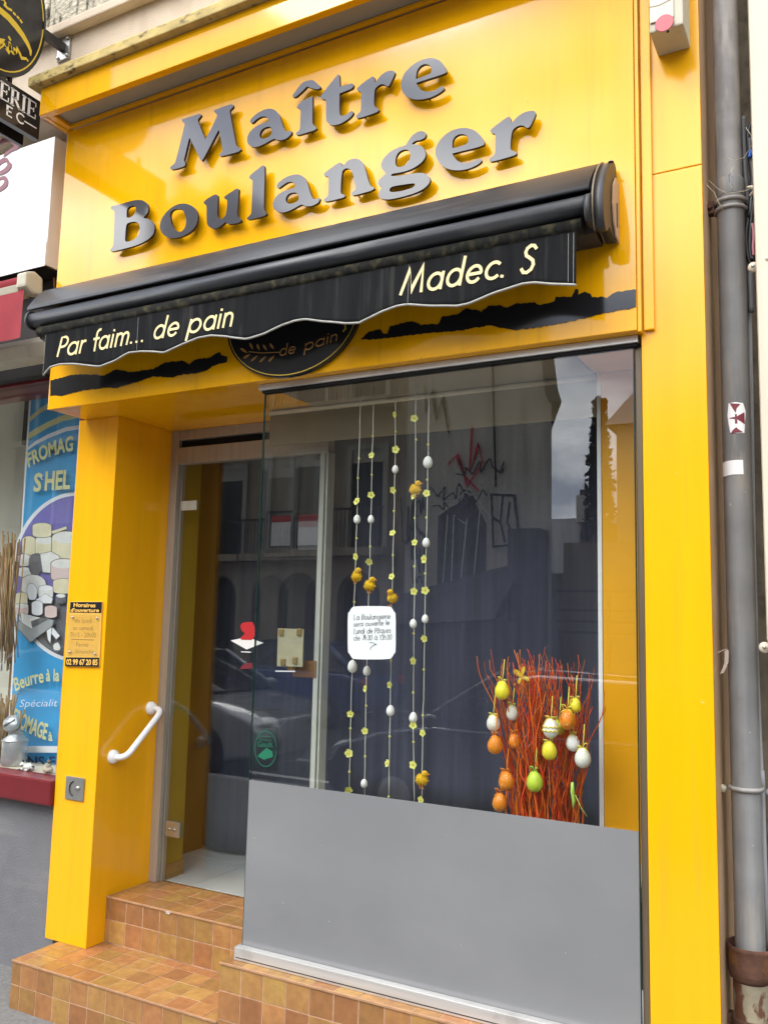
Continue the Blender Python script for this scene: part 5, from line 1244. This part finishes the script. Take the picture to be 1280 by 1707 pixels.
hang_egg('orange egg with cream dots at the left edge of the twigs', *E4(340,808), M_eo, M_beak, .0265)
hang_egg('orange dotted egg low on the left beside the lime green egg', *E4(415,1050), M_eo, M_beak, .0265)
hang_egg('lowest orange egg just above the grey film', *E4(372,1192), M_eo, M_beak, .0255)
hang_egg('lime green egg with green bow low in the middle of the twigs', *E4(605,1055), M_eg, M_ribg, .0285)
hang_egg('deep yellow egg below the striped egg in the middle of the twigs', *E4(703,848), M_ey, M_riby, .0255)
hang_egg('white egg with yellow zigzag bands in the middle of the twigs', *E4(712,698), M_egg, M_riby, .0265, stripes=True)
hang_egg('large orange egg with white dots upper right in the twigs', *E4(823,640), M_eo, M_riby, .0275)
hang_egg('speckled white egg at the right edge of the twigs', *E4(925,895), M_ew, M_riby, .0270)
hang_egg('white egg half hidden behind right twigs above the speckled one', *E4(860,795), M_egg, M_riby, .0235, y=.01)
hang_egg('small speckled egg behind the twigs under the gold butterfly', *E4(457,595), M_ew, M_riby, .022, y=.03)
hang_egg('yellow green egg behind the white zigzag egg', *E4(768,690), M_eg, M_ribg, .022, y=.02)
hang_egg('pale yellow egg high on the right of the twigs', *E4(876,545), M_ey, M_riby, .020, y=.0)
hang_egg('orange egg deep inside the twigs on the left', *E4(470,785), M_eo, M_beak, .021, y=.03)
rbg = thing('green_bow', 'loose green ribbon bow tied low on the right twigs', 'ribbon')
c = P(*E4(856,1120), -.03)
MB().tube([c+Vector((0,0,.03)), c, c+Vector((.004,0,-.03)), c+Vector((.002,0,-.055))], [.005,.007,.006,.002], 6).tube([c+Vector((.01,0,-.01)), c+Vector((.03,0,-.05)), c+Vector((.05,0,-.075))], .0015, 5).build('bow', M_ribg, rbg)
bf = thing('butterfly_ornament', 'gold glitter butterfly clipped to the orange twigs', 'ornament')
c = P(*E4(520,352), YT-.09)
def wing(pts): 
    return MB().prism([(c.x+x*.001, c.z+z*.001) for x, z in chaikin(pts, 1)], c.y-.001, c.y+.001).build('wing', M_butter, bf)
wing([(0,0),(-6,14),(-22,24),(-34,22),(-26,6),(-10,-2)]); wing([(0,0),(10,16),(14,30),(6,38),(-2,24),(-2,8)])
wing([(0,0),(14,4),(28,-6),(26,-16),(12,-12)]); wing([(0,0),(-2,-14),(-10,-28),(-18,-22),(-12,-6)])
MB().tube([c+Vector((-.012,-.003,.012)), c+Vector((.008,-.003,-.010))], [.002,.003], 6).build('body', M_butter, bf)

# ================================================================== DRAINPIPE, CABLES, CREAM TUBE
dp = thing('drainpipe', 'tall grey drainpipe with rusty cast iron foot beside the right pilaster', 'drainpipe')
DX, DY = -.333, -.03; DR = .0435
zj = P(1240, 325, DY-.04).z
MB().lathe([(DR*.96, zj+.02), (DR*.96, 6.0)], (DX-.006, DY, 0), 28).build('upper_pipe', M_pvc2, dp)
MB().lathe(sharp([(DR, .62), (DR, zj+.018), (DR*1.05, zj+.02), (DR*1.05, zj+.075), (DR*.97, zj+.08)]), (DX-.004, DY, 0), 28).build('lower_pipe', M_pvc, dp)
for dz in (.0, -.028): MB().tube([(DX-.004+(DR+.004)*math.cos(a), DY+(DR+.004)*math.sin(a), zj+dz) for a in [2*math.pi*k/24 for k in range(25)]], .0065, 6, cap=False).build('wire_clamp', M_pvc2, dp)
MB().box(DX-.078, DX-.052, DY-.02, DY+.012, zj-.03, zj+.012).tube([(DX-.065, DY-.02, zj-.01), (DX-.065, DY-.035, zj-.01)], .008, 8).build('clamp_lug', M_rust, dp)
z2_ = P(1240, 1318, DY-.045).z
MB().tube([(DX-.004+(DR+.003)*math.cos(a), DY+(DR+.003)*math.sin(a), z2_) for a in [2*math.pi*k/24 for k in range(25)]], .0075, 6, cap=False).build('wire_clamp', M_pvc2, dp)
for s_ in (-1, 1): MB().ball((DX-.004+s_*.066, DY-.012, z2_-.006), .013, .016, .013, 10, 6).build('clamp_lug', M_creamd if s_ < 0 else M_cable2, dp)
zi = P(1240, 1585, DY-.06).z
ir = MB().lathe(sharp([(.052, zi-.06), (.063, zi+.0), (.0665, zi+.004), (.0665, zi-.008), (.064, zi-.02), (.064, zi-.075), (.060, zi-.092), (.051, zi-.10), (.051, zi-.20)]), (DX-.004, DY, 0), 28)
ir.build('iron_socket', M_rust, dp)
MB().lathe([(.0515, zi-.101), (.0515, zi-.203)], (DX-.004, DY, 0), 28).build('iron_neck', M_rustpaint, dp)
MB().lathe(sharp([(.052, zi-.202), (.058, zi-.206), (.058, zi-.236), (.052, zi-.242)]), (DX-.004, DY, 0), 28).build('iron_collar', M_rust, dp)
MB().lathe([(.051, zi-.243), (.051, 0.0)], (DX-.004, DY, 0), 28).build('iron_foot', M_rustpaint, dp)
MB().box(DX-.085, DX+.085, DY-.008, DY+.03, zi-.235, zi-.208).build('iron_strap', M_rust, dp)
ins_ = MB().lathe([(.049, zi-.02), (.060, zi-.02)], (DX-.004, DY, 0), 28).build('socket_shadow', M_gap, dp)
# torn stickers wrapped on the pipe
def pipe_patch(name, pts, m, par, rr=DR+.0015):
    q = []
    for x, y in pts:
        w_ = P(x, y, DY-.045); a = math.asin(max(-.97, min(.97, (w_.x-(DX-.004))/rr)))
        q.append((DX-.004+rr*math.sin(a), DY-rr*math.cos(a), w_.z))
    q = []
    cxp, cyp = sum(p[0] for p in pts)/len(pts), sum(p[1] for p in pts)/len(pts)
    def on(x, y):
        w_ = P(x, y, DY-.045); a = math.asin(max(-.97, min(.97, (w_.x-(DX-.004))/rr)))
        return (DX-.004+rr*math.sin(a), DY-rr*math.cos(a), w_.z)
    ring = []
    for i in range(len(pts)):
        a, b = pts[i], pts[(i+1) % len(pts)]
        for k in range(6): ring.append((a[0]+(b[0]-a[0])*k/6, a[1]+(b[1]-a[1])*k/6))
    n = len(ring); vs = []; fs = []
    for j in range(4):
        t = 1-j/4
        for x, y in ring: vs.append(on(cxp+(x-cxp)*t, cyp+(y-cyp)*t))
    vs.append(on(cxp, cyp))
    for j in range(3):
        for i in range(n): fs.append((j*n+i, j*n+(i+1) % n, (j+1)*n+(i+1) % n, (j+1)*n+i))
    for i in range(n): fs.append((3*n+i, 3*n+(i+1) % n, 4*n))
    return MB().add(vs, fs, True).build(name, m, par, fix=False)
ts = thing('torn_sticker', 'torn white and dark red sticker on the grey drainpipe', 'sticker')
pipe_patch('backing', [(1214,672),(1226,670),(1238,671),(1242,684),(1241,704),(1240,721),(1228,722),(1217,721),(1214,706),(1212,692)], M_card, ts)
for pts in ([(1216,672),(1234,673),(1228,680),(1226,688),(1222,682)], [(1214,697),(1228,694),(1240,686),(1241,706),(1229,699)], [(1218,722),(1239,720),(1232,716),(1227,712),(1221,717)], [(1225,690),(1228,690),(1229,706),(1225,706)]):
    pipe_patch('red_print', pts, mat('sticker_maroon', (.19, .03, .045), .5) if 'sticker_maroon' not in MATS else MATS['sticker_maroon'], ts, DR+.0024)
ts2 = thing('paper_scrap', 'small white paper scrap stuck on the drainpipe below the torn sticker', 'sticker')
pipe_patch('scrap', [(1202,769),(1220,767),(1238,766),(1239,790),(1220,791),(1203,793)], M_card, ts2)
ts3 = thing('paint_scrap', 'curled peeling tape strip between the yellow pilaster and the drainpipe', 'tape')
c0 = [P(x, y, -.085) for x, y in ((1197,1089),(1207,1084),(1211,1086),(1211,1106),(1206,1118),(1203,1124))]
tb_ = MB(); n = len(c0); tb_.add([p+Vector((-.006,0,0)) for p in c0]+[p+Vector((.006,-.004,.004)) for p in c0], [(i, i+1, i+1+n, i+n) for i in range(n-1)]); tb_.build('strip', mat('pale_tape', (.62,.52,.44), .7), ts3, fix=False)
# thin grey conduit right of the pipe
cdt = thing('thin_conduit', 'thin grey conduit running down between drainpipe and cream tube', 'conduit')
cp = [P(x, y, .02) for x, y in ((1248,500),(1252,700),(1255,900),(1260,1090),(1264,1200),(1268,1290),(1270,1310),(1274,1450),(1280,1600))]
MB().tube(cp, .0085, 10).build('pipe', M_conduit, cdt)
MB().tube([cp[5]+Vector((0,0,.01)), cp[6]-Vector((0,0,.01))], .011, 10).build('coupling', M_conduit, cdt)
# cable bundle
cb = thing('cable_bundle', 'loop of black and grey cables strapped behind the drainpipe', 'cables')
def cable(pts, r, m, Y=-.01):
    q = [P(x, y, Y) for x, y in pts]; s_ = []
    for i in range(len(q)-1):
        p0, p1, p2, p3 = q[max(i-1, 0)], q[i], q[i+1], q[min(i+2, len(q)-1)]
        for k in range(6):
            t = k/6; s_.append(.5*((2*p1)+(p2-p0)*t+(2*p0-5*p1+4*p2-p3)*t*t+(3*p1-p0-3*p2+p3)*t**3))
    s_.append(q[-1]); MB().tube(s_, r, 8).build('cable', m, cb)
cable([(1238,195),(1240,240),(1242,290),(1246,340),(1247,400),(1250,450),(1252,520)], .010, M_cable2)
cable([(1252,205),(1247,225),(1250,260),(1254,300),(1250,350),(1244,390),(1247,425),(1254,440),(1258,420),(1258,380),(1256,340)], .008, M_cable, -.02)
cable([(1256,210),(1254,240),(1258,290),(1256,330),(1252,370),(1250,410),(1253,432),(1257,420),(1254,385)], .006, M_cable, -.035)
cable([(1250,230),(1252,262),(1256,300),(1252,345),(1256,400)], .006, M_cable2, -.03)
cable([(1254,372),(1256,390),(1255,410),(1256,425)], .004, M_pink, -.045)
cable([(1249,262),(1252,250),(1256,258)], .006, M_blue, -.04)
MB().tube([P(1247,358,-.03), P(1262,356,-.03)], .009, 8).build('strap', M_cable, cb)
ww = MB()
for pts in ([(1213,263),(1222,268),(1240,262),(1254,240),(1252,225),(1243,212)], [(1222,278),(1215,292),(1216,306),(1223,318)], [(1178,308),(1190,320),(1198,338),(1206,350)], [(1181,300),(1196,314),(1212,322),(1240,318),(1256,312)]):
    ww.tube([P(x, y, -.09) for x, y in pts], .0012, 4)
ww.build('binding_wire', M_creamd, cb)
# cream tube with clamps
ct = thing('cream_tube', 'wide cream plastic tube clamped to the wall at the right edge', 'tube')
CXc, CYc, CRr = -.186, -.10, .066
zc0 = P(1270, 1088, CYc-.03).z
MB().box(CXc-CRr-.003, CXc+.10, CYc-CRr, CYc+CRr, zc0+.02, 6.0).build('pipe', M_creamp, ct, .020)
MB().lathe([(0, zc0-.115), (CRr*.8, zc0-.115), (CRr*.86, zc0-.10), (CRr*.86, zc0+.015), (CRr*.7, zc0+.0195)], (CXc+.006, CYc, 0), 32).build('end_sleeve', M_creamp, ct)
for z_ in (P(1270, 435, CYc-.05).z, zc0+.018):
    MB().tube([(CXc+(CRr+.004)*math.cos(a), CYc+(CRr+.004)*math.sin(a), z_) for a in [2*math.pi*k/28 for k in range(29)]], .009, 8, cap=False).build('clamp', M_creamp, ct)
    MB().ball((CXc-CRr-.012, CYc-.02, z_-.003), .017, .012, .017, 12, 7).build('clamp_ear', M_creamp, ct)
    MB().ball((CXc-CRr-.012, CYc-.031, z_-.003), .006, .005, .006, 10, 6).build('clamp_screw', M_steel, ct)
for z_ in (P(1245, 325, 0).z,):
    MB().tube([P(1246,312,-.05), P(1254,310,-.06), P(1257,318,-.06), P(1250,326,-.05)], .005, 8).build('cable_hook', M_creamp, ct)

# ================================================================== CHEESE SHOP WINDOW CONTENTS
po = thing('cheese_poster', 'tall blue poster with a drawing of cheeses in the left shop window', 'poster')
YQ = .30
XMAX = -3.402
def clipx(poly):
    out_ = []
    for i in range(len(poly)):
        a, b = poly[i], poly[(i+1) % len(poly)]; ia, ib = a[0] <= XMAX, b[0] <= XMAX
        if ia: out_.append(a)
        if ia != ib: t = (XMAX-a[0])/(b[0]-a[0]); out_.append((XMAX, a[1]+(b[1]-a[1])*t))
    return out_
lay_ = [0]
def pst(name, pts, m, it=0):
    lay_[0] += 1; Y = YQ-.00035*lay_[0]
    poly = clipx(chaikin(poly_px(pts, YQ), it) if it else poly_px(pts, YQ))
    if len(poly) > 2: return MB().flat(poly, Y).build(name, m, po, fix=False)
MB().prism(clipx(poly_px([(50,645),(160,620),(140,1330),(6,1330)], YQ)), YQ, YQ+.004).build('sheet', M_pwhite, po)
pst('blue_ground', [(53,646),(160,620),(140,1330),(9,1330)], M_pblue)
def band(a0, a1, m):
    pst('arc_band', a0+a1[::-1], m)
band([(50,695),(66,681),(84,670),(110,655),(160,640)], [(50,703),(66,689),(84,679),(110,664),(160,648)], M_pyel)
band([(48,722),(60,714),(80,703),(105,692),(160,680)], [(47,733),(60,725),(80,713),(105,702),(160,690)], M_pyel)
band([(46,746),(60,735),(80,724),(110,712),(160,704)], [(45,752),(60,741),(80,731),(110,719),(160,711)], M_pwhite)
ec = (130, 962); 
def el(rx_, ry_, a0=0, a1=360): return [(ec[0]+rx_*math.cos(R(a)), ec[1]-ry_*math.sin(R(a))) for a in range(a0, a1, 5)]
pst('ring', el(112, 142), M_pwhite); pst('sky', el(106, 136), M_ppurple)
pst('table_top', [(27,1000)]+[p for p in el(106, 136, 190, 300)]+[(170,1000)], M_pgrey)
def cheese(pts, m, it=1):
    xs_, ys_ = [p[0] for p in pts], [p[1] for p in pts]; cx, cy = sum(xs_)/len(xs_), sum(ys_)/len(ys_)
    pst('cheese_outline', [(cx+(x-cx)*1.06, cy+(y-cy)*1.06) for x, y in pts], M_pgrey, it); pst('cheese', pts, m, it)
def wheel(x0, y0, x1, y1, m, top):
    h = (y1-y0); rx_ = (x1-x0)/2; cx = (x0+x1)/2
    pts = [(cx+rx_*math.cos(R(a)), y0+h*.22-h*.22*math.sin(R(a))) for a in range(0, 181, 15)]+[(cx+rx_*math.cos(R(a)), y1-h*.2-h*.2*math.sin(R(a))) for a in range(180, 361, 15)]
    cheese(pts, m, 0); pst('cheese_top', [(cx+rx_*.95*math.cos(R(a)), y0+h*.22-h*.2*math.sin(R(a))) for a in range(0, 360, 15)], top)
wheel(38,894,60,926,M_pcheese,M_pcheese); wheel(60,893,90,928,M_pcheese,M_pcheese2); wheel(88,886,135,934,M_pcheese,M_pcheese2)
wheel(56,872,87,896,M_pcheese,M_pcheese); cheese([(87,886),(112,878),(113,882),(90,890)], M_pcheese, 0)
wheel(33,924,52,944,M_pcheese2,M_pwhite); wheel(33,946,54,962,M_pcheese2,M_pwhite); cheese([(52,926),(70,922),(76,944),(64,960),(50,952)], M_pgrey, 1); cheese([(70,924),(88,920),(102,928),(96,956),(74,954)], M_pcheese2, 0)
wheel(88,932,130,970,M_pcheese3,M_pcheese2); cheese([(38,966),(52,958),(70,960),(80,970),(78,990),(38,990)], M_pcheese2, 1); wheel(92,965,125,990,M_pcheese,M_pcheese)
cheese([(48,976),(58,972),(66,982),(64,1000),(50,1000)], M_pwhite, 1); wheel(68,976,92,998,M_pcheese2,M_pwhite); wheel(30,988,50,1010,M_pcheese,M_pcheese)
cheese([(64,1000),(80,990),(92,998),(90,1006),(66,1006)], M_pwhite, 0); wheel(98,990,114,1006,M_pgrey,M_pcheese2)
wheel(30,1006,52,1026,M_pcheese3,M_pcheese2); wheel(58,1002,76,1026,M_pwhite,M_pwhite); wheel(80,1010,100,1030,M_pcheese3,M_pcheese3)
cheese([(29,1040),(58,1028),(95,1034),(92,1044),(56,1070)], mat('poster_slate', (.30,.32,.33), .5), 0)
cheese([(40,1022),(72,1030),(86,1032),(58,1048),(42,1038)], M_pcheese2, 0); cheese([(58,1036),(74,1030),(86,1033),(60,1046)], M_pgrey, 0)
cheese([(84,1052),(92,1046),(90,1072),(86,1066)], M_pwhite, 0); cheese([(94,1046),(106,1060),(100,1066),(92,1056)], M_pwhite, 0); cheese([(95,1074),(104,1070),(108,1084),(96,1084)], M_pcheese2, 1)
def ptext(s, p0, p1, hpx, m, bold=.02, bend_px=0, slant=0.0):
    lay_[0] += 1; Y = YQ-.00035*lay_[0]-.001
    a, b = P(*p0, YQ), P(*p1, YQ); h = P(p0[0], p0[1]-hpx, YQ).z-a.z
    text_on('lettering', s, a, b, h, m, po, Y, bold, bend=bend_px/395, slant=slant)
ptext('FROMAG', (54,780), (128,752), 23, M_pyel, .03, 6)
ptext('S', (62,820), (75,819), 29, M_pyel, .03); ptext('t', (74.5,802), (79,801), 13, M_pwhite, -.01); ptext('HEL', (81,818), (123,815), 30, M_pyel, .03)
ptext('Beurre', (33,1152), (80,1137), 22, M_pyel, .02, 3); ptext('à la', (84,1135), (106,1135), 20, M_pyel, .02)
ptext('Spécialit', (40,1178), (102,1177), 12, M_pwhite, -.01, 0, .35)
ptext('FROMAGE', (26,1203), (84,1232), 25, M_pyel, .03, -3); ptext('à', (88,1234), (95,1234), 15, M_pyel, .02)
pst('white_band', [(12,1243),(140,1243),(140,1254),(11,1254)], M_pwhite)
ptext('INS F', (48,1276), (100,1277), 16, M_pnavy, .03)
pst('yellow_band', [(10,1284),(140,1286),(140,1291),(10,1289)], M_pyel)

mc = thing('milk_can', 'shiny tin milk can standing in the left shop window', 'milk can')
mb0 = P(18, 1300, .075); 
MCX, MCY, MCZ = P(22, 1280, .16).x, .16, .9055; KC = .70
MB().lathe([(r*KC, h*KC) for r, h in [(0, .0), (.085, .0), (.09, .01), (.09, .165), (.082, .19), (.052, .215), (.050, .245), (.058, .25), (.055, .255), (.045, .25)]], (MCX, MCY, MCZ), 28).build('can_body', M_milk, mc)
lid = MB().lathe([(0, .012), (.040, .008), (.044, .0), (.044, -.012)], (0,0,0), 26).build('lid', M_milk, mc)
lid.location = (MCX+.012, MCY-.045, MCZ+.215); lid.rotation_euler = (R(68), 0, R(14))
MB().tube([(-.026,-.018,.013), (.026,.018,.013)], .0045, 6).build('lid_bar', M_steel, lid)
MB().tube([(MCX+.046*math.cos(a), MCY-.02, MCZ+.165+.03*math.sin(a)) for a in [math.pi*k/12 for k in range(13)]], .004, 6).build('bail_handle', M_steel, mc)
MB().tube([(MCX+.063*math.cos(a), MCY+.063*math.sin(a), MCZ+.125) for a in [2*math.pi*k/24 for k in range(25)]], .004, 6, cap=False).build('rim_band', M_milk, mc)
cow = thing('cow_figurine', 'small black and white cow figurine lying on the maroon sill', 'figurine')
cc = P(47, 1295, .10); cc.z = .9225
M_cow = mat('cow_white', (.72,.70,.66), .5, dirt=((60,60,60), (.02,.02,.02), .56, .58))
MB().ball(cc, .036, .02, .019, 14, 9).ball(cc+Vector((-.034,-.006,.012)), .015, .013, .013, 10, 7).ball(cc+Vector((-.047,-.009,.006)), .008, .009, .008, 8, 6).build('body', M_cow, cow)
MB().ball(cc+Vector((-.030,-.012,.026)), .005, .003, .008, 8, 5).ball(cc+Vector((-.030,.008,.026)), .005, .003, .008, 8, 5).build('ear', M_awn_dk, cow)
MB().tube([cc+Vector((-.02,-.018,-.01)), cc+Vector((-.045,-.024,-.014))], .006, 6).tube([cc+Vector((.02,-.018,-.01)), cc+Vector((.0,-.026,-.014))], .006, 6).build('leg', M_cow, cow)
shp = thing('sheep_figurine', 'small cream sheep figurine at the right end of the maroon sill', 'figurine')
c2 = P(79, 1295, .10); c2.z = .9235
MB().ball(c2, .034, .02, .017, 14, 9).ball(c2+Vector((.006,-.004,.02)), .016, .014, .016, 10, 7).build('body', mat('cream_wool', (.58,.50,.38), .9, bump=(120, .8)), shp)
MB().ball(c2+Vector((.012,-.008,.040)), .010, .010, .010, 10, 6).build('head', mat('grey_wool', (.24,.22,.2), .9), shp)
for nm, lab, x0, yb, yt in (('wheat_sheaf', 'dried wheat sheaf hanging at the left of the blue poster', 12, 1110, 900), ('wheat_sheaf', 'short dried wheat bunch beside the milk can', 4, 1300, 1170)):
    wsf = thing(nm, lab, 'wheat')
    rr = random.Random(x0)
    for k in range(34):
        a = P(x0+rr.gauss(-2, 6), yb+rr.uniform(-40, 12), .16); b = P(x0+rr.gauss(2, 8), yt+rr.uniform(-15, 40), .16)
        y = .16+rr.uniform(-.03, .05); a.y = y; b.y = y+rr.uniform(-.02, .02)
        MB().tube([a, a.lerp(b, .5)+Vector((rr.gauss(0, .006), 0, 0)), b], [.0035, .003, .0045], 5).build('stalk', M_wheat, wsf)
